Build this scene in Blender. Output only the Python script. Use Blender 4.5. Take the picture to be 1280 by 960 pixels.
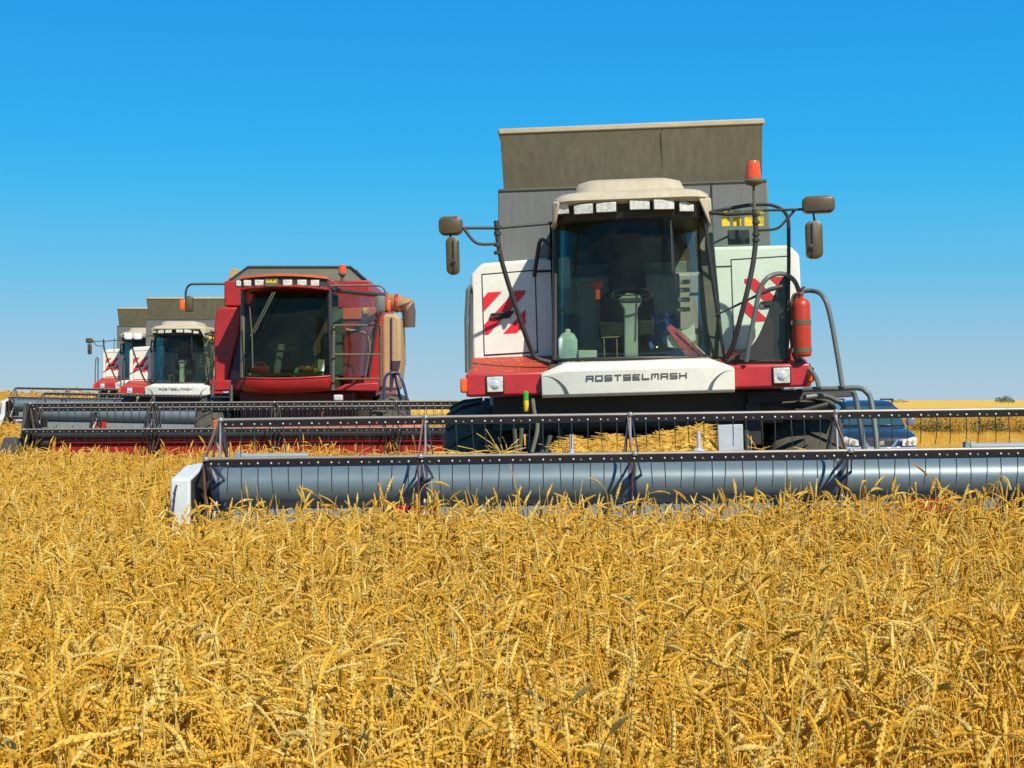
import bpy, bmesh, math, random
import numpy as np
from mathutils import Vector, Matrix, Euler
V = Vector
R = math.radians
for o in list(bpy.data.objects): bpy.data.objects.remove(o)
SC = bpy.context.scene
COL = SC.collection
# ------------------------------------------------------------------ camera, sky, sun, exposure
F = 1900.0; CZ = 1.75
cam_d = bpy.data.cameras.new('camera'); cam = bpy.data.objects.new('camera', cam_d); COL.objects.link(cam)
cam.location = (0, 0, CZ); cam.rotation_euler = (R(90), 0, 0)
cam_d.sensor_width = 36; cam_d.lens = 36*F/1280; cam_d.shift_y = 20/1280
cam_d.clip_start = 0.1; cam_d.clip_end = 9000
SC.camera = cam
SUN_EL, SUN_AZ = R(46), R(149)
w = bpy.data.worlds.new('World'); SC.world = w; w.use_nodes = True
nt = w.node_tree; bg = nt.nodes['Background']
sky = nt.nodes.new('ShaderNodeTexSky'); sky.sky_type = 'NISHITA'; sky.sun_disc = False
sky.sun_elevation = SUN_EL; sky.sun_rotation = SUN_AZ; sky.altitude = 0; sky.air_density = 1.0; sky.dust_density = 0.0; sky.ozone_density = 1.5
# the clear summer sky: Nishita, tinted by elevation towards the photograph's azure
wtc = nt.nodes.new('ShaderNodeTexCoord'); wsp = nt.nodes.new('ShaderNodeSeparateXYZ'); nt.links.new(wtc.outputs['Generated'], wsp.inputs[0])
wr = nt.nodes.new('ShaderNodeValToRGB'); nt.links.new(wsp.outputs['Z'], wr.inputs[0])
for i, (p_, c_) in enumerate(((0.0, (.30,.455,.58)), (.03, (.235,.435,.60)), (.08, (.09,.415,.67)), (.134, (.018,.385,.72)), (.17, (.002,.34,.735)), (.27, (.0,.25,.69)), (1.0, (.02,.19,.45)))):
    e_ = wr.color_ramp.elements[i] if i < 2 else wr.color_ramp.elements.new(p_)
    e_.position = p_; e_.color = (*[v_/.105 for v_ in c_], 1)
wm = nt.nodes.new('ShaderNodeMix'); wm.data_type = 'RGBA'; wm.inputs['Factor'].default_value = .92
nt.links.new(sky.outputs[0], wm.inputs['A']); nt.links.new(wr.outputs[0], wm.inputs['B']); nt.links.new(wm.outputs['Result'], bg.inputs[0])
bg.inputs[1].default_value = 0.105
sl = bpy.data.lights.new('sun', 'SUN'); sl.energy = 5.0; sl.angle = R(0.5); sl.color = (1.0, 0.94, 0.82)
so = bpy.data.objects.new('sun', sl); COL.objects.link(so)
sd = V((math.sin(SUN_AZ)*math.cos(SUN_EL), math.cos(SUN_AZ)*math.cos(SUN_EL), math.sin(SUN_EL)))
so.rotation_euler = (-sd).to_track_quat('-Z', 'Y').to_euler(); so.location = (5, -10, 20)
SC.view_settings.view_transform = 'Standard'; SC.view_settings.look = 'None'
SC.view_settings.exposure = 0.25; SC.view_settings.gamma = 1; SC.view_settings.use_curve_mapping = False
SC.render.engine = 'CYCLES'
SC.cycles.max_bounces = 6; SC.cycles.transparent_max_bounces = 10; SC.cycles.diffuse_bounces = 3; SC.cycles.glossy_bounces = 3
SC.cycles.use_denoising = True

def at(px, py, d):                     # photo measurement -> real place at distance d
    return V(((px-640)*d/F, d, CZ-(py-500)*d/F))

# ------------------------------------------------------------------ helpers
class MB:
    def __init__(s): s.v = []; s.f = []; s.m = []
    def add(s, vs, fs, m=0):
        n = len(s.v); s.v += [V(p) for p in vs]
        for f in fs: s.f.append([n+i for i in f]); s.m.append(m)
    def box(s, a, b, m=0, M=None):
        (x0, y0, z0), (x1, y1, z1) = a, b
        vs = [V(p) for p in ((x0,y0,z0),(x1,y0,z0),(x1,y1,z0),(x0,y1,z0),(x0,y0,z1),(x1,y0,z1),(x1,y1,z1),(x0,y1,z1))]
        if M: vs = [M @ p for p in vs]
        s.add(vs, [(0,1,5,4),(1,2,6,5),(2,3,7,6),(3,0,4,7),(4,5,6,7),(3,2,1,0)], m); return s
    def prism(s, poly, off, m=0):
        poly = [V(p) for p in poly]; off = V(off); n = len(poly)
        s.add(poly+[p+off for p in poly], [tuple(range(n)), tuple(range(2*n-1, n-1, -1))]+[(i, (i+1) % n, n+(i+1) % n, n+i) for i in range(n)], m); return s
    def bar(s, p, q, wd, th, up=(0,0,1), m=0):       # flat bar from p to q
        p, q = V(p), V(q); d = (q-p).normalized(); u = V(up)
        if abs(d.dot(u)) > .95: u = V((0, 1, 0))
        sx = d.cross(u).normalized(); sy = sx.cross(d).normalized()
        s.prism([p+sx*wd/2+sy*th/2, p-sx*wd/2+sy*th/2, p-sx*wd/2-sy*th/2, p+sx*wd/2-sy*th/2], q-p, m); return s
    def tube(s, pts, r, n=8, m=0, closed=False):
        pts = [V(p) for p in pts]; k = len(pts)
        rr = r if isinstance(r, (list, tuple)) else [r]*k
        ts = []
        for i in range(k):
            a = pts[i-1] if (i > 0 or closed) else pts[i]; b = pts[(i+1) % k] if (i < k-1 or closed) else pts[i]
            ts.append((b-a).normalized())
        u = ts[0].orthogonal().normalized(); vs = []
        for i in range(k):
            u = (u-ts[i]*u.dot(ts[i])).normalized(); vv = ts[i].cross(u)
            for j in range(n):
                t = 2*math.pi*j/n; vs.append(pts[i]+(u*math.cos(t)+vv*math.sin(t))*rr[i])
        fs = []
        for i in range(k if closed else k-1):
            a, b = i*n, ((i+1) % k)*n
            for j in range(n): fs.append((a+j, a+(j+1) % n, b+(j+1) % n, b+j))
        if not closed: fs += [tuple(range(n))[::-1], tuple(range((k-1)*n, k*n))]
        s.add(vs, fs, m); return s
    def lathe(s, prof, o, axis=(0,0,1), n=24, m=0):
        o = V(o); ax = V(axis).normalized(); u = ax.orthogonal().normalized(); vv = ax.cross(u); vs = []
        for r, h in prof:
            for j in range(n):
                t = 2*math.pi*j/n; vs.append(o+ax*h+(u*math.cos(t)+vv*math.sin(t))*max(r, 1e-4))
        k = len(prof); fs = []
        for i in range(k-1):
            for j in range(n): fs.append((i*n+j, i*n+(j+1) % n, (i+1)*n+(j+1) % n, (i+1)*n+j))
        fs += [tuple(range(n))[::-1], tuple(range((k-1)*n, k*n))]
        s.add(vs, fs, m); return s
    def loft(s, rings, m=0):
        n = len(rings[0]); vs = [V(p) for r_ in rings for p in r_]; fs = []
        for i in range(len(rings)-1):
            for j in range(n): fs.append((i*n+j, i*n+(j+1) % n, (i+1)*n+(j+1) % n, (i+1)*n+j))
        fs += [tuple(range(n))[::-1], tuple(range((len(rings)-1)*n, len(rings)*n))]
        s.add(vs, fs, m); return s
    def grid(s, fn, nu, nv, m=0):
        vs = [fn(i/nu, j/nv) for j in range(nv+1) for i in range(nu+1)]
        fs = [(j*(nu+1)+i, j*(nu+1)+i+1, (j+1)*(nu+1)+i+1, (j+1)*(nu+1)+i) for j in range(nv) for i in range(nu)]
        s.add(vs, fs, m); return s
    def xform(s, M): s.v = [M @ p for p in s.v]; return s
    def build(s, name, mats, parent=None, bevel=0, solid=0, smooth=38, seg=2, recalc=True):
        me = bpy.data.meshes.new(name)
        me.from_pydata([tuple(p) for p in s.v], [], s.f); me.update()
        if not isinstance(mats, (list, tuple)): mats = [mats]
        for a in mats: me.materials.append(a)
        me.polygons.foreach_set('material_index', s.m)
        if recalc:
            b = bmesh.new(); b.from_mesh(me); bmesh.ops.recalc_face_normals(b, faces=b.faces); b.to_mesh(me); b.free()
        me.polygons.foreach_set('use_smooth', [True]*len(me.polygons))
        me.set_sharp_from_angle(angle=R(smooth))
        o = bpy.data.objects.new(name, me); COL.objects.link(o)
        if parent: o.parent = parent
        if solid:
            md = o.modifiers.new('thickness', 'SOLIDIFY'); md.thickness = solid; md.offset = 0
        if bevel:
            md = o.modifiers.new('bevel', 'BEVEL'); md.width = bevel; md.segments = seg; md.limit_method = 'ANGLE'; md.angle_limit = R(40); md.harden_normals = False
        return o

def tag(o, label=None, cat=None, group=None, kind=None):
    if label: o['label'] = label
    if cat: o['category'] = cat
    if group: o['group'] = group
    if kind: o['kind'] = kind
    return o
def empty(name, M, label, cat, group=None):
    o = bpy.data.objects.new(name, None); COL.objects.link(o); o.matrix_world = M; o.empty_display_size = .3
    return tag(o, label, cat, group)
def catmull(pts, n=6):
    pts = [V(p) for p in pts]; out = []
    P = [pts[0]*2-pts[1]]+pts+[pts[-1]*2-pts[-2]]
    for i in range(1, len(P)-2):
        for k in range(n):
            t = k/n; a, b, c, d = P[i-1], P[i], P[i+1], P[i+2]
            out.append(.5*((2*b)+(c-a)*t+(2*a-5*b+4*c-d)*t*t+(3*b-a-3*c+d)*t**3))
    return out+[pts[-1]]
def rrect(x0, x1, y0, y1, z, r, n=5):
    out = []
    for cx, cy, a0 in ((x1-r, y1-r, 0), (x0+r, y1-r, 90), (x0+r, y0+r, 180), (x1-r, y0+r, 270)):
        for k in range(n+1):
            a = R(a0+90*k/n); out.append(V((cx+r*math.cos(a), cy+r*math.sin(a), z)))
    return out
def rbox(mb, c, sx, sy, sz, r, m=0, M=None):        # softly rounded box, long rounded in xz
    rings = []
    for t, k in ((-1, .82), (-.75, 1), (.75, 1), (1, .82)):
        ring = [V((p.x*k, sy/2*t, p.y*k)) for p in rrect(-sx/2, sx/2, -sz/2, sz/2, 0, r)]
        ring = [V((p.x, p.y, p.z)) for p in ring]
        if M: ring = [M @ p for p in ring]
        rings.append([V(c)+p for p in ring])
    mb.loft(rings, m)

# ------------------------------------------------------------------ materials
MATS = {}
def mat(name, col, rough=.5, metal=0., var=.12, scale=6., dust=0., dcol=(.42,.33,.2), bump=0., coat=0., spec=.5, streak=False):
    m = bpy.data.materials.new(name); m.use_nodes = True; MATS[name] = m
    t = m.node_tree; N, Lk = t.nodes, t.links; b = N['Principled BSDF']
    b.inputs['Roughness'].default_value = rough; b.inputs['Metallic'].default_value = metal
    b.inputs['Coat Weight'].default_value = coat; b.inputs['Specular IOR Level'].default_value = spec
    tc = N.new('ShaderNodeTexCoord'); nz = N.new('ShaderNodeTexNoise'); nz.inputs['Scale'].default_value = scale; nz.inputs['Detail'].default_value = 6; nz.inputs['Roughness'].default_value = .65
    src = tc.outputs['Object']
    if streak:
        mp = N.new('ShaderNodeMapping'); mp.inputs['Scale'].default_value = (3, 3, .35); Lk.new(src, mp.inputs[0]); src = mp.outputs[0]
    Lk.new(src, nz.inputs['Vector'])
    mr = N.new('ShaderNodeMapRange'); mr.inputs['From Min'].default_value = .3; mr.inputs['From Max'].default_value = .7
    mr.inputs['To Min'].default_value = 1-var; mr.inputs['To Max'].default_value = 1+var
    Lk.new(nz.outputs['Fac'], mr.inputs['Value'])
    mx = N.new('ShaderNodeMix'); mx.data_type = 'RGBA'; mx.blend_type = 'MULTIPLY'; mx.inputs['Factor'].default_value = 1
    mx.inputs['A'].default_value = (*col, 1); Lk.new(mr.outputs[0], mx.inputs['B'])
    out = mx.outputs['Result']
    if dust:
        n2 = N.new('ShaderNodeTexNoise'); n2.inputs['Scale'].default_value = scale*.45; n2.inputs['Detail'].default_value = 8; n2.inputs['Roughness'].default_value = .7
        Lk.new(tc.outputs['Object'], n2.inputs['Vector'])
        r2 = N.new('ShaderNodeMapRange'); r2.inputs['From Min'].default_value = .38; r2.inputs['From Max'].default_value = .72; r2.inputs['To Min'].default_value = dust*.35; r2.inputs['To Max'].default_value = dust
        Lk.new(n2.outputs['Fac'], r2.inputs['Value'])
        geo = N.new('ShaderNodeNewGeometry'); sx = N.new('ShaderNodeSeparateXYZ'); Lk.new(geo.outputs['Normal'], sx.inputs[0])
        r3 = N.new('ShaderNodeMapRange'); r3.inputs['From Min'].default_value = -.2; r3.inputs['From Max'].default_value = .9; r3.inputs['To Min'].default_value = .6; r3.inputs['To Max'].default_value = 1.5
        Lk.new(sx.outputs['Z'], r3.inputs['Value'])
        mu = N.new('ShaderNodeMath'); mu.operation = 'MULTIPLY'; mu.use_clamp = True; Lk.new(r2.outputs[0], mu.inputs[0]); Lk.new(r3.outputs[0], mu.inputs[1])
        n3 = N.new('ShaderNodeTexNoise'); n3.inputs['Scale'].default_value = 55; n3.inputs['Detail'].default_value = 3; Lk.new(tc.outputs['Object'], n3.inputs['Vector'])
        r5 = N.new('ShaderNodeMapRange'); r5.inputs['From Min'].default_value = .62; r5.inputs['From Max'].default_value = .74; r5.inputs['To Max'].default_value = min(.55, dust*1.6); Lk.new(n3.outputs['Fac'], r5.inputs['Value'])
        ad = N.new('ShaderNodeMath'); ad.operation = 'ADD'; ad.use_clamp = True; Lk.new(mu.outputs[0], ad.inputs[0]); Lk.new(r5.outputs[0], ad.inputs[1]); mu = ad
        m2 = N.new('ShaderNodeMix'); m2.data_type = 'RGBA'; Lk.new(mu.outputs[0], m2.inputs['Factor']); Lk.new(out, m2.inputs['A']); m2.inputs['B'].default_value = (*dcol, 1)
        out = m2.outputs['Result']
        rr = N.new('ShaderNodeMapRange'); rr.inputs['To Min'].default_value = rough; rr.inputs['To Max'].default_value = .9; Lk.new(mu.outputs[0], rr.inputs['Value']); Lk.new(rr.outputs[0], b.inputs['Roughness'])
    Lk.new(out, b.inputs['Base Color'])
    if bump:
        bp = N.new('ShaderNodeBump'); bp.inputs['Strength'].default_value = bump; bp.inputs['Distance'].default_value = .02
        Lk.new(nz.outputs['Fac'], bp.inputs['Height']); Lk.new(bp.outputs[0], b.inputs['Normal'])
    return m
def glass(name, tint, refl=.45, rough=.02):
    m = bpy.data.materials.new(name); m.use_nodes = True; t = m.node_tree; N, Lk = t.nodes, t.links
    N.remove(N['Principled BSDF'])
    tr = N.new('ShaderNodeBsdfTransparent'); tr.inputs[0].default_value = (*tint, 1)
    gl = N.new('ShaderNodeBsdfGlossy'); gl.inputs['Roughness'].default_value = rough; gl.inputs[0].default_value = (1, 1, 1, 1)
    fr = N.new('ShaderNodeFresnel'); fr.inputs[0].default_value = 1.5
    fm = N.new('ShaderNodeMath'); fm.operation = 'MULTIPLY'; fm.inputs[1].default_value = refl; Lk.new(fr.outputs[0], fm.inputs[0])
    mx = N.new('ShaderNodeMixShader'); Lk.new(fm.outputs[0], mx.inputs[0]); Lk.new(tr.outputs[0], mx.inputs[1]); Lk.new(gl.outputs[0], mx.inputs[2])
    df = N.new('ShaderNodeBsdfDiffuse'); df.inputs[0].default_value = (.42, .37, .26, 1)
    tc = N.new('ShaderNodeTexCoord'); n1 = N.new('ShaderNodeTexNoise'); n1.inputs['Scale'].default_value = 1.4; n1.inputs['Detail'].default_value = 8; n1.inputs['Roughness'].default_value = .7; Lk.new(tc.outputs['Object'], n1.inputs['Vector'])
    rg_ = N.new('ShaderNodeMapRange'); rg_.inputs['From Min'].default_value = .35; rg_.inputs['From Max'].default_value = .75; rg_.inputs['To Min'].default_value = .004; rg_.inputs['To Max'].default_value = .03; Lk.new(n1.outputs['Fac'], rg_.inputs['Value'])
    m2 = N.new('ShaderNodeMixShader'); Lk.new(rg_.outputs[0], m2.inputs[0]); Lk.new(mx.outputs[0], m2.inputs[1]); Lk.new(df.outputs[0], m2.inputs[2])
    Lk.new(m2.outputs[0], N['Material Output'].inputs[0])
    return m

white = mat('white_paint', (.80,.79,.69), .45, dust=.46, dcol=(.46,.38,.25), coat=.2, var=.04)
greyhull = mat('grey_hull_paint', (.33,.33,.32), .5, dust=.3)
tankgrey = mat('dusty_tank_grey', (.125,.112,.068), .55, var=.22, dust=.3, dcol=(.20,.16,.08), streak=True, bump=.15)
tanklow = mat('bluish_tank_grey', (.135,.14,.135), .55, dust=.25, dcol=(.2,.17,.1), streak=True)
tankrim = mat('beige_tank_rim', (.42,.35,.22), .6, dust=.3)
red = mat('red_paint', (.46,.016,.022), .4, dust=.06, coat=.15)
deckred = mat('orange_red_deck', (.44,.03,.012), .55, dust=.12, dcol=(.3,.15,.06))
stripe_red = mat('warning_red', (.70,.022,.03), .4, var=.05)
black = mat('black_plastic', (.018,.018,.02), .5, dust=.1, dcol=(.2,.17,.11))
dirtyblack = mat('dusty_black_steel', (.022,.022,.024), .6, dust=.22, dcol=(.16,.13,.08))
rubber = mat('tyre_rubber', (.026,.026,.024), .85, dust=.42, dcol=(.16,.14,.08), bump=.2)
beige = mat('dusty_cab_roof', (.50,.44,.32), .6, dust=.6, dcol=(.36,.28,.16), streak=True)
olive = mat('dusty_olive_pillar', (.07,.07,.04), .6, dust=.2)
seam = mat('dark_seam', (.02,.02,.022), .8)
tubegrey = mat('blue_grey_enamel', (.14,.19,.21), .38, metal=.3, dust=.10, var=.10, dcol=(.24,.22,.17))
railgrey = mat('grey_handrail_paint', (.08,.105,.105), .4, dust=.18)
steel = mat('bright_worn_steel', (.55,.54,.50), .35, metal=.8, dust=.15)
lightgrey = mat('light_grey_sheet', (.45,.50,.53), .5, dust=.25)
rust = mat('rust_red_strip', (.15,.045,.03), .6, dust=.2)
barcol = mat('dark_reel_channel', (.012,.009,.011), .6, dust=.03, dcol=(.2,.16,.1), spec=.25)
barlip = mat('worn_channel_lip', (.22,.20,.18), .4, metal=.3, dust=.2)
bolt = mat('zinc_bolt', (.70,.70,.68), .35, metal=.3)
tinem = mat('spring_wire', (.06,.065,.07), .4, metal=.5)
slate = mat('dark_slate_enamel', (.018,.03,.038), .4, dust=.1)
navy = mat('navy_enamel', (.012,.025,.07), .35, dust=.08)
lamp = mat('lamp_reflector', (.86,.86,.83), .12, metal=.55, var=.2, scale=25)
lampglass = mat('lamp_lens', (.58,.56,.48), .3, var=.3, scale=30, coat=.2)
amber = mat('amber_lens', (.85,.12,.01), .15, coat=.6)
beaconm = mat('beacon_lens', (.70,.085,.002), .12, coat=.6, var=.2, scale=20)
mirrorback = mat('dusty_mirror_shell', (.07,.05,.022), .4, dust=.2, dcol=(.2,.15,.07))
extred = mat('extinguisher_red', (.46,.03,.004), .38, coat=.1, dust=.14, dcol=(.2,.1,.04))
inside = mat('dark_cab_lining', (.065,.06,.036), .85, var=.4, scale=5)
seatm = mat('dark_seat_cloth', (.028,.024,.018), .9, bump=.3, scale=40)
covergrey = mat('pale_column_cover', (.46,.49,.46), .6)
canm = mat('milky_plastic', (.62,.72,.70), .4)
carton = mat('pale_carton', (.75,.76,.62), .7)
orangem = mat('orange_plastic', (.75,.10,.01), .5)
cloth_red = mat('pink_red_print', (.55,.10,.14), .6, var=.5, scale=14)
paperw = mat('white_paper', (.78,.78,.76), .7)
cloth_blue = mat('blue_cloth', (.03,.10,.35), .8)
yellow = mat('yellow_sticker', (.85,.55,.02), .5)
ink = mat('dark_lettering', (.09,.08,.07), .5)
casered = mat('combine_red', (.37,.009,.010), .45, coat=.08, dust=.14, dcol=(.26,.10,.06))
caseorange = mat('orange_red_edge', (.62,.10,.025), .45, dust=.12)  # orange-red tone for visor top edge, shield top and feeder beam
tan = mat('tan_cover', (.40,.27,.13), .6, dust=.3, dcol=(.4,.28,.14))
rustan = mat('rusty_tan_tube', (.36,.18,.065), .6, dust=.2, dcol=(.35,.22,.1))
purple = mat('dark_purple_paint', (.06,.03,.06), .5)
carblue = mat('metallic_blue_paint', (.004,.015,.042), .2, metal=.2, coat=1.0, var=.03, dust=.05)
chrome = mat('chrome', (.85,.85,.87), .1, metal=1.0)
glass_cab = glass('cab_glass', (.78,.84,.76), .25)
glass_left = glass('dark_side_glass', (.10,.14,.13))
glass_side = glass('tinted_door_glass', (.88,.97,.94), .3)
glass_dark = glass('dark_green_glass', (.55,.62,.50), .28)
glass_clear = glass('clear_side_glass', (.74,.76,.66), .12)
glass_car = glass('car_glass', (.30,.42,.42))

# ------------------------------------------------------------------ terrain
def sstep(a, b, x):
    t = np.clip((x-a)/(b-a), 0, 1); return t*t*(3-2*t)
def hgt(x, y):
    x = np.asarray(x, float); y = np.asarray(y, float)
    r = -.35*x+.94*y
    k = sstep(.05, .22, -x/np.maximum(y, 5.0))
    return np.minimum(.00087*np.maximum(r-32, 0)**2, 1.1)*k
def H1(x, y): return float(hgt(x, y))
xs = np.concatenate([-np.geomspace(4000, 60, 26), np.linspace(-50, 50, 41), np.geomspace(60, 4000, 26)])
ys = np.concatenate([np.linspace(-30, 110, 57), np.geomspace(125, 7000, 26)])
X, Y = np.meshgrid(xs, ys); Z = hgt(X, Y)
nx, ny = len(xs), len(ys)
g = MB(); g.v = [V((a, b, c)) for a, b, c in zip(X.ravel(), Y.ravel(), Z.ravel())]
g.f = [[j*nx+i, j*nx+i+1, (j+1)*nx+i+1, (j+1)*nx+i] for j in range(ny-1) for i in range(nx-1)]; g.m = [0]*len(g.f)
stub = mat('stubble_ground', (.50,.31,.07), .95, var=.4, scale=3.0, bump=.6)
tag(g.build('ground', stub, recalc=False), kind='structure')

# ------------------------------------------------------------------ reel, shared by the headers
def lerp(a, b, t): return a+(b-a)*t
def make_header(root, Hm, half, Rr, nb, phase, rt, zc, spid, c, tine_gap, tine_len, n_tine_parts=0):
    """Hm maps header coordinates (x along, y back, z up) into the root's."""
    tb = MB().lathe([(rt, -half), (rt, half)], (0, 0, zc), (1, 0, 0), 36)
    tb.xform(Hm).build('reel_tube', c['tube'], root)
    ang = [R(phase+360*k/nb) for k in range(nb)]          # measured from straight up, towards the camera
    pos = [V((0, -Rr*math.sin(a), zc+Rr*math.cos(a))) for a in ang]
    order = sorted(range(nb), key=lambda k: (-pos[k].z if pos[k].y < .2 else 9))
    n = int(2*half/tine_gap); made = 0
    front = order[:2] if n_tine_parts else []
    for k in range(nb):
        p = pos[k]; mb = MB()
        mb.box((-half, p.y-.016, p.z-.045), (half, p.y+.016, p.z+.006), 0)
        mb.tube([(-half, p.y-.004, p.z+.012), (half, p.y-.004, p.z+.012)], .014, 8, 1)
        for i in range(n):
            x = -half+tine_gap*(i+.5)+(.006 if i % 2 else -.006)
            mb.lathe([(.001, -.004), (.007, -.003), (.007, .004), (.001, .006)], (x, p.y-.018, p.z-.022), (0, -1, 0), 8, 2)
            if i % 2 == 0: mb.lathe([(.001, -.004), (.008, -.003), (.008, .003), (.001, .004)], (x+tine_gap/2, p.y-.018, p.z-.026), (0, -1, 0), 8, 1)
        b = mb.xform(Hm).build('reel_bar', [c['bar'], c['lip'], bolt], root)
        def tine(i, mb):
            x = -half+tine_gap*(i+.5)+(.006 if i % 2 else -.006)
            rg = random.Random(i*31+k); dx = rg.uniform(-.012, .012); dy = rg.uniform(-.02, .02)
            mb.tube([(x, p.y-.02, p.z-.02), (x, p.y-.012, p.z-.06), (x+dx*.4, p.y-.02+dy*.5, p.z-tine_len*.6), (x+dx, p.y+.01+dy, p.z-tine_len)], [.0042, .0042, .004, .003], 5)
        rest = MB()
        idx = list(range(n))
        if k in front:
            keep = n_tine_parts//2
            for i in idx[:keep]:
                tm = MB(); tine(i, tm); tm.xform(Hm).build('tine', tinem, b, recalc=False)
            idx = idx[keep:]
        if p.z > zc-.1:
            for i in idx: tine(i, rest)
            if rest.v: tag(rest.xform(Hm).build('tine_row', tinem, b, recalc=False), kind='stuff')
    for x in spid:
        mb = MB(); e = .02
        for k in range(nb):
            p = pos[k]; q = pos[(k+1) % nb]
            rad = V((0, p.y, p.z-zc)).normalized()
            mb.bar(V((x, 0, zc))+rad*rt*.9, V((x, p.y, p.z))-rad*.01, .045, .012, (1, 0, 0), 0 if k else 2)
            mb.bar(V((x-e, p.y, p.z-.01)), V((x-e, q.y, q.z-.01)), .035, .010, (1, 0, 0), 1)
            mb.lathe([(.006, -.02), (.022, -.012), (.026, .0), (.022, .012), (.006, .02)], (x, p.y-.01, p.z+.012), (0, 0, 1), 12, 2)
            # two stays reaching from the tube's collar to the bar
            for s in (-1, 1):
                mb.bar(V((x+s*.07, 0, zc))+rad*rt*1.0, V((x+s*.015, p.y, p.z))-rad*.03, .022, .010, (1, 0, 0), 3)
        mb.lathe([(rt+.006, -.03), (rt+.006, .03)], (x, 0, zc), (1, 0, 0), 32, 3)
        mb.xform(Hm).build('reel_spider', [c['arm'], c['strip'], c['pole'], c['stay']], root)

# ------------------------------------------------------------------ white and grey combine
def strokes(mb, text, x0, z0, wd, ht, gap, st, yfn, m=0):
    S = {'R': [(0,0,0,1),(0,1,1,1),(1,1,1,.45),(0,.45,1,.45),(1,.45,1,0)], 'O': [(0,0,0,1),(0,1,1,1),(1,1,1,0),(0,0,1,0)],
         'S': [(1,1,0,1),(0,1,0,.5),(0,.5,1,.5),(1,.5,1,0),(1,0,0,0)], 'T': [(0,1,1,1),(.5,1,.5,0)],
         'E': [(0,0,0,1),(0,1,1,1),(0,.5,.85,.5),(0,0,1,0)], 'L': [(0,0,0,1),(0,0,1,0)],
         'M': [(0,0,0,1),(0,1,1,1),(1,1,1,0),(.5,1,.5,.4)], 'A': [(0,0,0,1),(0,1,1,1),(1,1,1,0),(0,.4,1,.4)], 'H': [(0,0,0,1),(1,0,1,1),(0,.5,1,.5)],
         'C': [(1,1,0,1),(0,1,0,0),(0,0,1,0)], 'I': [(.5,0,.5,1)]}
    x = x0
    for ch in text:
        for a, b, c_, d in S.get(ch, []):
            xa, xb = sorted((x+a*wd, x+c_*wd)); za, zb = sorted((z0+b*ht, z0+d*ht))
            xa -= st/2; xb += st/2; za -= st*.45; zb += st*.45
            y = yfn((xa+xb)/2); sl = .1*st*0
            mb.prism([(xa, yfn(xa)-.004, za), (xb, yfn(xb)-.004, za), (xb, yfn(xb)-.004, zb), (xa, yfn(xa)-.004, zb)], (0, .006, 0), m)
        x += wd+gap
    return x

def clip_band(lo, hi, fn):
    poly = [(0,0),(1,0),(1,1),(0,1)]
    for sgn, c in ((1, lo), (-1, -hi)):
        out = []
        for i in range(len(poly)):
            p, q = poly[i], poly[(i+1) % len(poly)]
            a, b = sgn*fn(p)-c, sgn*fn(q)-c
            if a >= 0: out.append(p)
            if (a >= 0) != (b >= 0):
                t = a/(a-b); out.append((p[0]+(q[0]-p[0])*t, p[1]+(q[1]-p[1])*t))
        poly = out
        if not poly: break
    return poly

MA = Matrix.Translation((1.20, 13.8, 0)) @ Matrix.Rotation(R(-3), 4, 'Z') @ Matrix.Rotation(R(-1.75), 4, 'Y')
def wheel(root, c, rad, wd, lugs=22, rimmat=None):
    rw = MB().lathe([(.16, -wd*.22), (.2, -wd*.26), (.2, wd*.26), (.16, wd*.3)], c, (1, 0, 0), 20).build('wheel', dirtyblack, root)
    ri = rad*.52
    t = MB().lathe([(ri, -wd*.40), (rad*.70, -wd*.5), (rad*.84, -wd*.48), (rad*.92, -wd*.40), (rad*.96, -wd*.25), (rad*.97, 0), (rad*.96, wd*.25), (rad*.92, wd*.40), (rad*.84, wd*.48), (rad*.70, wd*.5), (ri, wd*.40)], c, (1, 0, 0), 44)
    c = V(c)
    for i in range(lugs):
        for s in (-1, 1):
            a0 = 2*math.pi*(i+(.5 if s > 0 else 0))/lugs
            pts = []
            for q, (xx, da, rk) in enumerate(((.03, .16, .975), (.25, .06, .962), (.45, -.02, .89))):
                a = a0+da
                pts.append(c+V((s*wd*xx, -math.cos(a)*rad*rk, math.sin(a)*rad*rk)))
            for u_, v_ in ((0, 1), (1, 2)):
                t.bar(pts[u_], pts[v_], .05, .05, (pts[u_]-c), 0)
    t.build('tyre', rubber, rw)
    MB().lathe([(.15, -wd*.28), (ri*.9, -wd*.2), (ri*1.02, -wd*.42), (ri*1.02, wd*.42), (ri*.9, wd*.2), (.15, wd*.28)], c, (1, 0, 0), 32).build('rim', rimmat or tan, rw)

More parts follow.
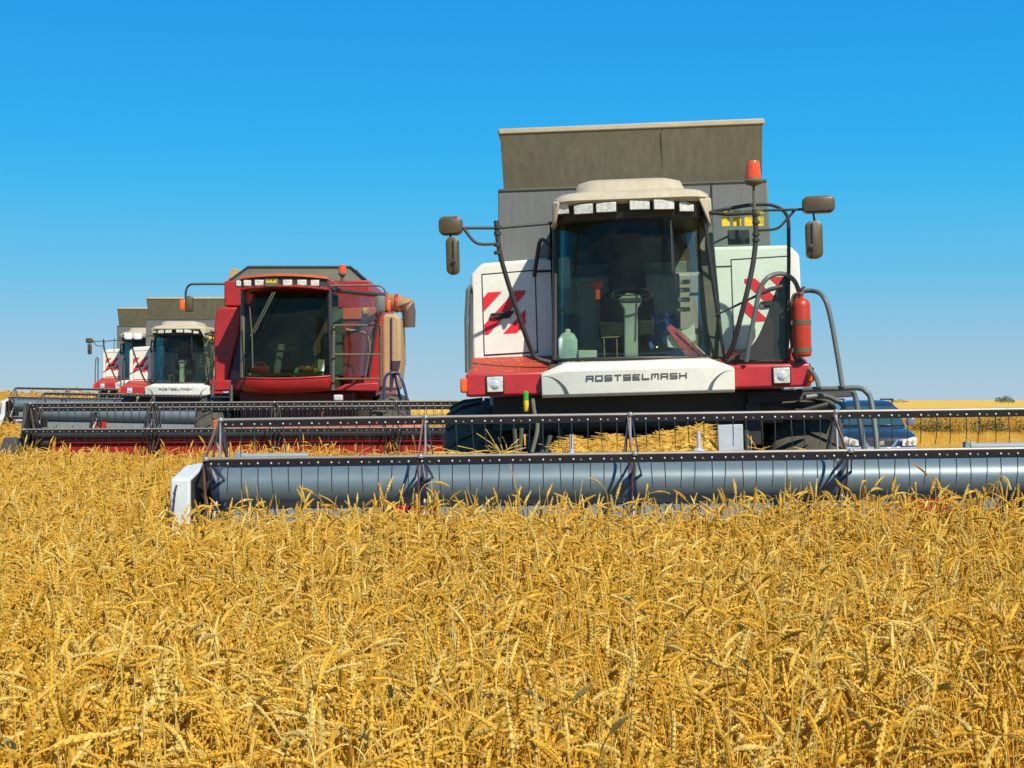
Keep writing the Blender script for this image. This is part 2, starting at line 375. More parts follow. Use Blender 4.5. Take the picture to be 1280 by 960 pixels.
def build_white_combine():
    root = empty('combine_harvester', MA, 'large white and grey combine harvester with red bumper ends, nearest of all the machines', 'combine harvester', 'combine harvesters cutting the wheat')
    inv = MA.inverted()
    L = lambda px, py, d: inv @ at(px, py, d)
    # --- hull and chassis
    MB().box((-1.42, 1.0, 1.45), (1.45, 6.2, 2.98)).box((-1.30, 6.2, 1.2), (1.30, 7.6, 2.75)).build('hull', greyhull, root, bevel=.04)
    ch = MB().box((-1.05, .55, 1.22), (1.12, 6.8, 1.44)).box((-1.35, .42, 1.50), (1.35, 1.0, 1.815)).box((-1.12, 1.0, .75), (1.14, 1.5, 1.22))
    for x in (-.9, -.72, .82, 1.0): ch.tube([(x, .4, 1.52), (x, .3, 1.2), (x*.9, .5, .9)], .03, 8)
    ch.build('chassis', dirtyblack, root, bevel=.01)
    # --- bumper: two red ends and the white bow between them
    yb = lambda x: -.13*(1-(min(abs(x), .88)/.88)**2)
    for s in (-1, 1):
        zb = 1.825; x0, x1 = (s*.85, s*1.57)
        e = MB().prism([(min(x0, x1), .03, zb), (max(x0, x1), .03, zb), (max(x0, x1), .03, zb+.215), (min(x0, x1), .03, zb+.215)], (0, .42, 0)).build('bumper_end', red, root, bevel=.025, seg=3)
        xl = s*1.30
        h = MB().box((xl-.085, .012, 1.852), (xl+.085, .06, 2.015), 0).build('headlight', black, e, bevel=.01)
        MB().box((xl-.073, .004, 1.862), (xl+.073, .03, 2.003), 0).lathe([(.001, -.012), (.03, -.01), (.045, .0), (.05, .004)], (xl, .003, 1.93), (0, 1, 0), 20, 1).build('lens', [lampglass, lamp], h, bevel=.008)
        MB().box((s*1.575-.045, .015, 1.865), (s*1.575+.02, .2, 2.0)).build('indicator_lamp', amber, e, bevel=.015)
    prof = [(1.795, 0), (1.82, -.03), (2.03, -.05), (2.10, .02), (2.115, .12), (2.115, .40), (1.795, .40)]
    fp = MB(); rings = []
    nx_ = 30
    for i in range(nx_+1):
        x = -.872+1.744*i/nx_; tp = 1-max(0, (abs(x)-.66)/.212)
        ring = []
        for z, y in prof:
            zz = z if z < 2.0 else 1.99+(z-1.99)*(.30+.70*tp)
            ring.append((x, y+(yb(x) if y < .3 else 0), zz))
        rings.append(ring)
    fp.loft(rings)
    fpo = fp.build('front_panel', white, root, bevel=.006, smooth=30)
    let = MB(); yf = lambda x: yb(x)-.046
    ypan = lambda x, z: yb(x)-.03-.02*(z-1.82)/.21-.004
    strokes(let, 'ROSTSELMASH', -.46, 1.94, .057, .040, .0265, .0105, yf)
    let.build('lettering', ink, fpo)
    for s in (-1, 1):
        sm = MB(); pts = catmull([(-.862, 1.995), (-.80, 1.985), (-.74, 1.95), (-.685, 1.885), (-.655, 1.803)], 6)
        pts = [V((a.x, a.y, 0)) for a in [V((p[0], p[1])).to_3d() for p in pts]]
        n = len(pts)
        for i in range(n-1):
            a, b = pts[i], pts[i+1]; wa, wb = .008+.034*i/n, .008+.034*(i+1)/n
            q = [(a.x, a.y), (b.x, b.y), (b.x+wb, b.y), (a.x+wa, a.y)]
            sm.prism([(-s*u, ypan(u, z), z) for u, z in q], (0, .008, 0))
        sm.build('crease_shade', railgrey, fpo)  # grey strips that paint the shade along the panel's end creases
    # --- side shields with access doors and warning stripes
    for s in (-1, 1):
        d = 14.6
        if s < 0: poly = [(587,342),(601,328),(693,321),(693,462),(590,466)]; door = [(602,343),(668,338),(671,439),(605,443)]; sq = [(603,365),(656,362),(657,415),(605,418)]; hd = [(613,392),(640,389)]
        else: poly = [(890,309),(985,307),(998,319),(1004,450),(1004,459),(890,463)]; door = [(914,326),(983,322),(990,446),(918,449)]; sq = [(930,349),(984,346),(985,400),(931,403)]; hd = [(952,378),(980,374)]
        P = [L(px, py, d) for px, py in poly]
        yc = .80; P = [V((p.x, yc, p.z)) for p in P]
        pn = MB().prism(P, (0, 3.4, 0)).build('side_shield', white, root, bevel=.03, seg=3)
        D = [L(px, py, d-.02) for px, py in door]; D = [V((p.x, yc, p.z)) for p in D]; c = sum(D, V())/4
        big = [p+(p-c).normalized()*.016 for p in D]
        MB().prism([p-V((0, .003, 0)) for p in big], (0, .02, 0)).build('door_seam', seam, pn)
        MB().prism([p-V((0, .008, 0)) for p in D], (0, .02, 0)).build('access_door', white, pn, bevel=.003)
        Q = [L(px, py, d-.02) for px, py in sq]; Q = [V((p.x, yc-.012, p.z)) for p in Q]
        st = MB(); fn = (lambda p: p[0]+p[1]) if s < 0 else (lambda p: 1-p[0]+p[1])
        for lo, hi in ((.12, .45), (.76, 1.09), (1.45, 1.78)):
            pl = clip_band(lo, hi, fn)
            if len(pl) > 2: st.prism([lerp(lerp(Q[0], Q[1], u), lerp(Q[3], Q[2], u), v) for u, v in pl], (0, .006, 0))
        st.build('warning_stripes', stripe_red, pn)
        A, B = [L(px, py, d-.1) for px, py in hd]; A.y = B.y = yc
        MB().tube(catmull([A, A+V((.02, -.05, 0)), B+V((-.02, -.05, 0)), B]), .012, 8).prism([A+V((0,-.014,-.005)), B+V((0,-.014,-.005)), B+V((-.03,-.014,-.055)), A+V((.04,-.014,-.055))], (0, .004, 0)).build('door_handle', dirtyblack, pn)
        MB().box((s*.70 if s > 0 else -.98, yc-.006, 3.02-.012 if s < 0 else 3.0), (s*1.0 if s > 0 else -.70, yc+.01, 3.03 if s < 0 else 3.01)).build('panel_joint', seam, pn)
        # sloping deck between bumper and shield
        xa, xb = (s*.72, s*1.56)
        dk = MB().prism([(min(xa, xb), .08, 2.03), (max(xa, xb), .08, 2.03), (max(xa, xb), .79, 2.205), (min(xa, xb), .79, 2.205)], (0, 0, -.05))
        dk.build('deck', deckred, root, bevel=.006)
    MB().tube([L(584, 466, 13.95), L(583, 400, 13.95), L(585, 362, 13.95), L(588, 358, 14.0), L(589, 365, 14.1), L(588, 466, 14.2)], .02, 8).build('grab_rail', railgrey, root)
    MB().prism([L(978, 455, 14.0), L(990, 430, 14.0), L(1003, 452, 14.0), L(1003, 458, 14)], (0, .05, 0)).build('reflector_plate', deckred, root, bevel=.006)
    # --- cab
    fl = MB().box((-.80, .02, 2.02), (.76, 1.46, 2.10)).box((-.80, 1.40, 2.10), (.76, 1.46, 3.45)).box((-.80, .9, 2.10), (-.76, 1.40, 2.75)).box((-.75, .75, 2.10), (.72, 1.40, 2.16))
    fl.box((-.78, 1.2, 2.12), (-.35, 1.395, 2.9)).box((.42, 1.05, 2.12), (.72, 1.395, 2.62))
    cab = fl.build('cab', inside, root, bevel=.01)
    gl_, gr_, tl, tr_ = L(693, 450, 13.95), L(890, 447, 13.95), L(693, 262, 14.1), L(873, 262, 14.1)
    def wsf(u, v):
        p = lerp(lerp(gl_, gr_, u), lerp(tl, tr_, u), v); q = abs(u*2-1)
        return V((p.x, (-.03+.30*q**2.2)+.17*v+.02*math.sin(v*3.14), p.z))
    MB().grid(wsf, 24, 10).build('windshield', glass_cab, cab, solid=.008, recalc=False)
    edge = lambda u, n=10: [wsf(u, i/n) for i in range(n+1)]
    MB().tube(edge(0), .026, 8).build('cab_pillar', black, cab)
    rp = MB(); e = edge(1)
    rp.loft([[p+V((-.012, -.015, 0)), p+V((.13, .05, 0)), p+V((.14, .16, 0)), p+V((.0, .10, 0))] for p in e])
    rp.build('cab_pillar', olive, cab, bevel=.012)
    MB().tube([wsf(i/16, 0) for i in range(17)], .018, 8).build('windshield_sill', black, cab)
    # side panes
    MB().grid(lambda u, v: V((-.765+.0*v, .30+.17*v+u*(1.38-.30-.17*v), 2.14+1.32*v)), 2, 2).build('side_window', glass_left, cab, solid=.006, recalc=False)
    MB().box((-.79, 1.36, 2.1), (-.74, 1.41, 3.5)).build('cab_pillar', black, cab, bevel=.01)
    MB().box((.70, 1.36, 2.1), (.76, 1.41, 3.5)).build('cab_pillar', black, cab, bevel=.01)
    MB().tube(catmull([L(686, 325, 14.3), L(687, 310, 14.3), L(676, 300, 14.4), L(670, 330, 14.5), L(668, 345, 14.6)], 4), .02, 8).build('air_hose', dirtyblack, root)
    # roof
    a, b = L(690, 250, 13.7).x, L(888, 250, 13.7).x
    rf = MB().loft([rrect(a+.02, b-.02, .0, 1.5, 3.54, .18), rrect(a-.005, b+.005, -.06, 1.54, 3.575, .22), rrect(a, b, -.05, 1.54, 3.61, .22), rrect(a+.06, b-.05, .02, 1.5, 3.655, .24),
                    rrect(a+.20, b-.20, .09, 1.3, 3.675, .2), rrect(a+.23, b-.24, .12, 1.25, 3.76, .18), rrect(a+.30, b-.33, .20, 1.15, 3.79, .15)])
    roof = rf.build('cab_roof', beige, cab, smooth=50)
    MB().prism([V((b-.10, -.02, 3.56)), V((b+.02, .10, 3.58)), V((b+.03, .12, 3.34)), V((b-.0, .1, 3.33))], (0, .5, 0)).build('roof_skirt', beige, roof, bevel=.03, seg=3)
    MB().prism([V((a-.005, -.01, 3.585)), V((a+.07, -.045, 3.57)), V((a+.03, .02, 3.40)), V((a-.01, .05, 3.36))], (0, .4, 0)).build('roof_skirt', beige, roof, bevel=.02, seg=3)
    MB().loft([rrect(a+.03, b-.04, .05, 1.48, 3.41, .18), rrect(a+.02, b-.02, .0, 1.5, 3.545, .18)]).build('lamp_visor', black, roof)
    for k, (x0, x1) in enumerate(((695,711),(717,741),(745,770),(787,812),(817,843),(849,868))):
        yy = (254, 255, 253, 250, 250, 252)[k]
        c = L((x0+x1)/2, yy+5.5, 13.75); hw = (x1-x0)*.00725/2; q = abs(c.x+.05)/.7
        c.y = -.035+.20*max(0, q-.55)
        Mx = Matrix.Translation(c) @ Matrix.Rotation((c.x+.05)*.55, 4, 'Z')
        wl = MB().box((-hw-.008, .0, -.052), (hw+.008, .07, .052), 0, Mx).box((-.012, .01, .05), (.012, .05, .085), 0, Mx).build('work_lamp', black, roof, bevel=.006)
        MB().box((-hw, -.006, -.045), (hw, .02, .045), 0, Mx).build('lens', lampglass, wl, bevel=.006)
    # wiper
    MB().tube([L(838, 268, 13.9), L(842, 320, 13.9), L(845, 362, 13.85)], .008, 6).bar(L(838, 268, 13.88), L(841, 340, 13.82), .02, .012, (1, 0, 0)).build('wiper', black, cab)
    # cab interior
    rw = MB()
    for x0, x1, z0, z1 in ((-.66, -.10, 2.72, 3.12), (.08, .56, 2.72, 3.12)): rw.box((x0, 1.385, z0), (x1, 1.398, z1))
    rw.tube([(-.7, 1.37, 2.66), (.6, 1.37, 2.66)], .02, 6).box((-.72, 1.0, 2.16), (-.5, 1.36, 2.62)).box((-.46, 1.1, 2.16), (-.3, 1.37, 2.75))
    rw.build('rear_wall_fitting', mat('teal_grey_panel', (.16,.21,.18), .5, var=.3), cab, bevel=.012)
    st = MB(); rbox(st, L(784, 345, 14.7), .36, .16, .42, .09); rbox(st, L(784, 400, 14.75), .52, .18, .55, .1); st.box((-.33, .55, 2.35), (.19, 1.1, 2.5)); st.box((-.2, .7, 2.1), (.05, 1.0, 2.35))
    st.build('seat', seatm, cab, bevel=.02)
    cc = MB()
    col = [(772,374),(783,366),(801,368),(803,378),(797,385),(798,450),(780,452),(780,386)]
    cc.prism([V((p.x, .52, p.z)) for p in [L(px, py, 14.3) for px, py in col]], (0, .09, 0))
    cc.build('steering_column', covergrey, cab, bevel=.015)
    wc = L(790, 368, 14.2); wc.y = .48
    ring = [wc+V((.19*math.cos(t), .08*math.sin(t)*.8, .07*math.sin(t))) for t in [2*math.pi*i/28 for i in range(28)]]
    MB().tube(ring, .010, 8, closed=True).bar(wc-V((.19, 0, 0)), wc+V((.19, 0, 0)), .03, .012).build('steering_wheel', black, cab)
    pod = MB()
    for k, y_ in enumerate((352, 362, 374, 386)):
        p = L(856, y_, 14.5); pod.box((p.x-.045-.012*k, .62, p.z-.03), (p.x+.045, .68, p.z+.012))
    pod.build('control_panel', covergrey, cab, bevel=.008)
    mp = MB()
    for px in (755, 771):
        p = L(px, 423, 14.0); mp.tube([(p.x, .25, 2.14), (p.x, .25, p.z)], .006, 6)
    mp.tube([L(752, 422, 14.0), L(774, 421, 14.0)], .006, 6); mp.build('pedal_rod', tan, cab)
    p = L(700, 350, 14.6); MB().box((p.x-.03, .72, p.z-.08), (p.x+.10, .8, p.z+.22)).build('cab_box', covergrey, cab, bevel=.02)
    # --- open door
    fr = catmull([L(906, 452, 13.95), L(888, 330, 13.9), L(880, 266, 13.9)], 4)
    dr_pts = fr+catmull([L(905, 262, 13.85), L(940, 256, 13.85), L(968, 257, 13.85), L(984, 270, 13.85), L(986, 300, 13.85)], 4)+catmull([L(986, 330, 13.85), L(985, 400, 13.85), L(984, 452, 13.85)], 2)
    door = MB().tube(dr_pts, .018, 8, closed=True).build('cab_door', black, root)
    gp = [p+V((0, .012, 0)) for p in dr_pts]
    MB().prism(gp, (0, .006, 0)).build('door_glass', glass_side, door)
    lp = catmull([L(908, 450, 13.9), L(928, 441, 13.9), L(945, 425, 13.9), L(958, 396, 13.9), L(967, 370, 13.9), L(975, 352, 13.9), L(984, 340, 13.9)], 4)+[L(985, 452, 13.9)]
    MB().prism([V((p.x, p.y-.02, p.z)) for p in lp], (0, .025, 0)).build('door_panel', black, door, bevel=.004)
    MB().tube([L(893, 395, 13.9), L(945, 370, 13.8), L(962, 362, 13.78), L(978, 358, 13.8)], [.008, .012, .02, .02], 8).build('door_stay', dirtyblack, door)
    stk = MB()
    p0 = L(895, 270, 14.0)
    for k in range(4):
        for j, (hh, yy) in enumerate(((11, 270), (4, 262))):
            p = L(901+14*k, yy+3, 14.0); q = L(901+14*k+10, yy+3+hh, 14.0)
            stk.box((p.x, door_y(p) if False else dr_pts[14].y+.03, q.z), (q.x, dr_pts[14].y+.036, p.z))
    stk.build('sticker', yellow, door)
    p, q = L(909, 289, 14.0), L(936, 306, 14.0)
    MB().box((p.x, dr_pts[14].y+.05, q.z), (q.x, dr_pts[14].y+.12, p.z)).tube([L(890, 305, 14.0), L(915, 293, 14.0)], .012, 6).build('inner_mirror', dirtyblack, door, bevel=.02)
    # --- mirrors
    ml = MB().tube([L(690, 279, 13.95), L(622, 285, 13.8), L(577, 285, 13.7)], .014, 8).tube(catmull([L(580, 286, 13.7), L(590, 299, 13.7), L(600, 305, 13.7), L(621, 305, 13.78)], 4), .014, 8)
    ml.tube(catmull([L(620, 276, 13.8), L(624, 312, 13.8), L(634, 350, 13.85), L(652, 405, 13.95), L(664, 437, 14.05), L(671, 448, 14.08), L(688, 453, 14.1)], 5), .022, 10)
    for yy in (284, 292, 306, 316): ml.lathe([(.034, -.015), (.034, .015)], L(622, yy, 13.8), (0, 0, 1), 12)
    ml.tube([L(563, 290, 13.68), L(563, 340, 13.68)], .010, 6)
    mlo = ml.build('mirror_arm', dirtyblack, root)
    m1 = MB(); rbox(m1, L(563.5, 282.5, 13.65), .21, .12, .165, .05); m1.build('mirror', mirrorback, mlo)
    m1 = MB(); rbox(m1, L(566, 320, 13.65), .115, .10, .335, .045); q_ = L(567, 320, 13.59); m1.box(q_-V((.006, .004, .14)), q_+V((.006, .01, .14)), 1).lathe([(.02, 0), (.02, .014), (.008, .018)], q_-V((0, 0, .05)), (0, -1, 0), 12, 1); m1.build('mirror', [mirrorback, black], mlo)
    mr_ = MB().tube([L(880, 265, 13.9), L(910, 268, 13.75), L(943, 266, 13.7)], .018, 8).tube([L(953, 263, 13.7), L(1010, 261.5, 13.6), L(1036, 262, 13.6)], .012, 8)
    mr_.tube(catmull([L(945, 288, 13.7), L(970, 286, 13.65), L(982, 276, 13.65), L(993, 263, 13.65)], 4), .012, 8)
    mr_.tube(catmull([L(943, 262, 13.7), L(945, 290, 13.7), L(942, 325, 13.7), L(935, 360, 13.7), L(925, 400, 13.75), L(916, 433, 13.85), L(908, 447, 13.95)], 5), .024, 10)
    for yy in (268, 278, 293, 300): mr_.lathe([(.034, -.012), (.034, .012)], L(945, yy, 13.7), (0, 0, 1), 12)
    mr_.tube([L(1008, 262, 13.6), L(1016, 263, 13.6), L(1018, 275, 13.6), L(1017, 320, 13.6)], .010, 6)
    mro = mr_.build('mirror_arm', dirtyblack, root)
    m1 = MB(); rbox(m1, L(1023, 256, 13.58), .28, .12, .15, .045); q_ = L(1024, 262, 13.51); m1.box(q_-V((.12, .003, .007)), q_+V((.12, .01, .007)), 1); m1.build('mirror', [mirrorback, black], mro)
    m1 = MB(); rbox(m1, L(1017.5, 300, 13.58), .145, .10, .335, .05); q_ = L(1016, 300, 13.52); m1.box(q_-V((.007, .004, .15)), q_+V((.007, .01, .15)), 1).lathe([(.02, 0), (.02, .014), (.008, .018)], q_-V((.02, 0, .06)), (0, -1, 0), 12, 1); m1.build('mirror', [mirrorback, black], mro)
    # beacon
    c = L(942, 232, 13.7); k = .00721
    bc = MB().lathe([(.015, -.22), (.012, -.01), (.03, .0), (.075, .015), (.085, .03), (.085, .045), (.07, .06), (.07, .07)], c, (0, 0, 1), 24).build('beacon', olive, root)
    MB().lathe([(.072, .062), (.070, .10), (.066, .15), (.06, .20), (.05, .222), (.001, .226)], c, (0, 0, 1), 24).build('beacon_dome', beaconm, bc)
    # --- grain tank
    d = 15.3
    def T(px, py): p = L(px, py, d); return (p.x, p.z)
    lo = [T(620, 325), T(966, 310), T(958, 222), T(622, 238)]
    y0 = 1.5; t = MB()
    ring0 = [V((lo[0][0], y0+.08, 2.5)), V((lo[1][0], y0+.08, 2.5)), V((lo[1][0], 3.9, 2.5)), V((lo[0][0], 3.9, 2.5))]
    xl, xr = lo[3][0], lo[2][0]; zt = (lo[2][1]+lo[3][1])/2
    ring1 = [V((xl, y0, zt)), V((xr, y0, zt)), V((xr, 4.0, zt)), V((xl, 4.0, zt))]
    t.loft([ring0, ring1]); tank = t.build('grain_tank', tanklow, root, bevel=.015)
    up = [T(629, 236), T(952, 222), T(951, 152), T(625, 168)]
    ux0, ux1, uz0, uz1 = up[3][0], up[2][0], zt-.01, (up[2][1]+up[3][1])/2
    bx0, bx1 = up[0][0], up[1][0]
    yf0, yf1 = y0+.06, y0-.10
    MB().prism([(bx0, yf0, uz0), (bx1, yf0, uz0), (ux1, yf1, uz1), (ux0, yf1, uz1)], (0, .03, 0)).build('tank_flap', tankgrey, tank, bevel=.004)
    MB().prism([(bx0, 3.94, uz0), (bx1, 3.94, uz0), (ux1, 4.1, uz1), (ux0, 4.1, uz1)], (0, .03, 0)).build('tank_flap', tankgrey, tank, bevel=.004)
    for s, (bx, ux) in ((-1, (bx0, ux0)), (1, (bx1, ux1))):
        MB().prism([(bx, yf0+.03, uz0), (bx, 3.94, uz0), (ux, 4.1, uz1), (ux, yf1+.03, uz1)], (-s*.02, 0, 0)).build('tank_flap', tankgrey, tank)
    rim = MB()
    for p, q in (((ux0-.01, yf1, uz1), (ux1+.01, yf1, uz1)), ((ux0, 4.1, uz1), (ux1, 4.1, uz1)), ((ux0, yf1, uz1), (ux0, 4.1, uz1)), ((ux1, yf1, uz1), (ux1, 4.1, uz1))):
        rim.bar(V(p)+V((0, .014 if abs(p[1]-yf1) < .1 else 0, 0)), V(q)+V((0, .014 if abs(q[1]-yf1) < .1 else 0, 0)), .04, .055)
    rim.build('tank_rim', tankrim, tank, bevel=.01)
    MB().bar(V((xl+.005, y0-.004, zt-.012)), V((xr-.005, y0-.004, zt-.012)), .02, .02).build('tank_hinge', olive, tank)
    sx = L(889, 240, d).x
    sf = L(827, 190, d).x
    MB().prism([(sf-.004, yf0-.004, uz0+.03), (sf+.004, yf0-.004, uz0+.03), (sf+.004, yf1-.004, uz1-.05), (sf-.004, yf1-.004, uz1-.05)], (0, .006, 0)).build('flap_seam', olive, tank)
    MB().box((sx-.007, y0-.006, 2.9), (sx+.007, y0+.12, zt-.03)).build('tank_seam', seam, tank)
    # --- rails and ladder on the right
    rl = MB()
    rl.tube(catmull([L(933, 452, 13.75), L(938, 420, 13.72), L(944, 390, 13.7), L(950, 362, 13.7), L(960, 347, 13.7), L(977, 342, 13.78), L(992, 350, 13.84), L(999, 366, 13.88), L(1001, 385, 13.90)], 5), .022, 10)
    rl.tube(catmull([L(1003, 460, 13.92), L(992, 440, 13.90), L(989, 400, 13.88), L(991, 378, 13.88), L(1002, 365, 13.86), L(1018, 364, 13.80), L(1029, 371, 13.6), L(1037, 392, 13.55), L(1046, 440, 13.5), L(1053, 484, 13.45)], 6), .022, 10)
    rl.tube(catmull([L(1000, 448, 13.92), L(1012, 462, 13.75), L(1020, 472, 13.55), L(1024, 485, 13.5)], 4), .022, 8)
    rl.build('handrail', railgrey, root)
    ld = MB()
    for off in (0, 1):
        ld.tube(catmull([L(1004, 487, 13.6-off*.1), L(1040, 486, 13.5-off*.1), L(1072+off*0, 485, 13.45-off*.1), L(1083+off*3, 490, 13.42-off*.1), L(1089+off*2, 502, 13.4), L(1095, 545, 13.3), L(1098, 590, 13.2)] if off == 0 else [L(1066, 489, 13.0), L(1070, 500, 13.0), L(1078, 545, 12.95), L(1084, 590, 12.9)], 5), .024, 10)
    ld.tube(catmull([L(1004, 497, 13.7), L(1030, 495, 13.7), L(1052, 505, 13.6), L(1058, 520, 13.6)], 4), .022, 8)
    for q in range(3):
        ld.bar(L(1076+4*q, 600+22*q, 12.9), L(1096+4*q, 600+22*q, 13.2), .05, .03)
    ld.build('ladder', railgrey, root)
    # --- wheels
    zc_ = .92
    wheel(root, (-1.50, 1.35, zc_), .90, .74); wheel(root, (1.60, 1.35, zc_), .90, .74)
    wheel(root, (-1.1, 5.6, .62), .62, .45, 16); wheel(root, (1.15, 5.6, .62), .62, .45, 16)
    MB().prism([(1.02, .34, 1.80), (1.98, .34, 1.80), (1.98, .32, 1.72), (1.02, .32, 1.68)], (0, .5, 0)).box((1.0, .36, 1.3), (1.14, 1.0, 1.7)).tube([(1.2, .30, 1.66), (1.5, .28, 1.60), (1.75, .30, 1.66)], .025, 8).build('tyre_shade_plate', black, root, bevel=.01)  # added black plates, standing for deck shadow and shading the right tyre
    # --- feeder house
    fh = MB().prism([(-.72, .9, 1.45), (-.72, -1.25, 1.12), (-.72, -1.25, .45), (-.72, .9, .8)], (1.5, 0, 0))
    fh.box((-.92, -1.3, .5), (-.74, -1.1, 1.34)).build('feeder_house', dirtyblack, root, bevel=.015)
    p, q = L(896, 531, 12.75), L(928, 566, 12.75)
    MB().box((p.x, -1.12, q.z), (q.x, -1.08, p.z)).build('feeder_plate', lightgrey, root, bevel=.006)
    for px, py in ((714, 543), (873, 539)):
        hs_ = MB(); p = L(px, py, 12.6); hs_.tube([(p.x, p.y, 1.25), p], .016, 8); hs_.lathe([(.05, 0), (.05, .02), (.02, .04)], (p.x, p.y, 1.3), (0, 0, 1), 12)
        hs_.build('guide_post', lightgrey, root)
    hz = MB()
    for a_, b_ in (((646, 566), (643, 536)), ((650, 566), (652, 535)), ((682, 568), (688, 544))): hz.tube([L(*a_, 12.9), L(*b_, 12.9)], .018, 8)
    hz.tube(catmull([L(665, 566, 12.9), L(672, 535, 13), L(668, 515, 13.3), L(666, 500, 13.6)]), .018, 8)
    hz.build('hydraulic_hose', olive, root)
    MB().lathe([(.018, 0), (.024, .01), (.024, .10)], L(658, 514.5, 13.6), (0, 0, 1), 12, 0).lathe([(.024, .102), (.024, .17), (.01, .185)], L(658, 514.5, 13.6), (0, 0, 1), 12, 1).build('hose_coupling', [yellow, mat('green_cap', (.03,.35,.03), .4)], root)
    # --- header
    Hw = Matrix.Translation((.944, 11.8, 0)) @ Matrix.Rotation(R(-1.2), 4, 'Z') @ Matrix.Rotation(R(-.80), 4, 'Y')
    Hm = inv @ Hw
    c = dict(tube=tubegrey, bar=barcol, lip=barlip, arm=lightgrey, strip=rust, pole=steel, stay=navy)
    make_header(root, Hm, 3.22, .52, 5, -8, .155, 1.11, (-3.21, -1.6, 0, 1.6, 3.21), c, .113, .25, 100)
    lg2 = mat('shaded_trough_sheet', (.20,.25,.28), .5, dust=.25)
    hb = MB().box((-3.36, .62, .30), (3.36, .66, 1.27), 0).box((-3.36, -.5, .26), (3.36, .62, .30), 0)
    hb.box((-3.36, .66, .95), (3.36, .76, 1.10), 0)
    hb.box((2.25, .595, .72), (2.62, .618, .96), 1).box((-1.95, .595, .70), (-1.55, .618, .93), 1).box((-3.36, .56, 1.27), (3.36, .68, 1.29), 0)
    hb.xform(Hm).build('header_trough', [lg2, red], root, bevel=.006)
    kb = MB()
    for i in range(86): x = -3.3+i*.0765; kb.prism([(x, -.5, .27), (x+.07, -.5, .27), (x+.035, -.62, .265)], (0, 0, .012))
    kb.xform(Hm).build('knife_bar', dirtyblack, root)
    au = MB().lathe([(.15, -3.3), (.15, 3.3)], (0, .28, .55), (1, 0, 0), 24, 0)
    for s in (-1, 1):
        nn = 150
        def fl_(u, v, s=s): a_ = u*2*math.pi*6; r_ = .15+.14*v; return V((s*(.4+2.85*u), .28+r_*math.cos(a_)*s, .55+r_*math.sin(a_)))
        au.grid(fl_, nn, 1, 1)
    au.xform(Hm).build('auger', [lightgrey, red], root, recalc=False)
    for s in (-1, 1):
        xq, rq = (-3.16, .026) if s < 0 else (2.82, .036)
        cy = MB().lathe([(rq*.5, -.02), (rq*1.3, -.015), (rq*1.3, .03), (rq, .032), (rq, .52), (rq*.8, .54)], (xq, .70, 1.325), (1, 0, 0), 16)
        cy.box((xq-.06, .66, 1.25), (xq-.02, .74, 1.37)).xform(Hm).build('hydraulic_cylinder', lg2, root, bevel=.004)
        x0, x1 = sorted((s*3.24, s*3.30))
        ar = MB().prism([(x0, .75, 1.31), (x0, .1, 1.17), (x0, -.05, 1.16), (x0, -.05, 1.05), (x0, .1, 1.05), (x0, .75, 1.18)], (x1-x0, 0, 0))
        ar.prism([(x0, .05, 1.0), (x0, -.5, .85), (x0, -.62, .6), (x0, -.4, .3), (x0, .6, .3), (x0, .6, 1.0)], (.02, 0, 0))
        ar.lathe([(.10, -.03), (.10, .03)], (s*3.235, 0, 1.11), (1, 0, 0), 20).xform(Hm).build('reel_arm', dirtyblack, root, bevel=.006)
        xo, xi = sorted((s*3.34, s*3.49))
        dv = MB().prism([(xo, .62, .28), (xo, .62, 1.285), (xo, .02, 1.285), (xo, -.44, 1.205), (xo, -.47, .80), (xo, -.75, .55), (xo, -.95, .32)], (xi-xo, 0, 0))
        dvo = dv.xform(Hm).build('end_divider', mat('pale_divider_paint', (.58,.63,.64), .5, dust=.3), root, bevel=.018, seg=3)
        xk = s*3.337
        MB().prism([(xk, .60, .28), (xk, .60, 1.27), (xk, .02, 1.27), (xk, -.42, 1.19), (xk, -.45, .80), (xk, -.72, .55), (xk, -.92, .32)], (-s*.006, 0, 0)).xform(Hm).build('divider_liner', dirtyblack, dvo)
        sp = MB(); xs_ = s*3.475
        for i in range(6):
            z0_, z1_ = 1.16-.06*i, 1.16-.06*(i+1)
            f_ = lambda z: -.44-.03*(1.2-z)/.4-.012
            o_ = lambda z: .035*((1.16-z)/.36)**.6
            sp.prism([(xs_-s*(.042-o_(z0_)), f_(z0_), z0_), (xs_-s*(.030-o_(z0_)), f_(z0_), z0_), (xs_-s*(.022-o_(z1_)), f_(z1_), z1_), (xs_-s*(.040-o_(z1_)), f_(z1_), z1_)], (0, .012, 0))
        sp.xform(Hm).build('divider_stripe', purple, dvo)
    return root
ROOT_A = build_white_combine()

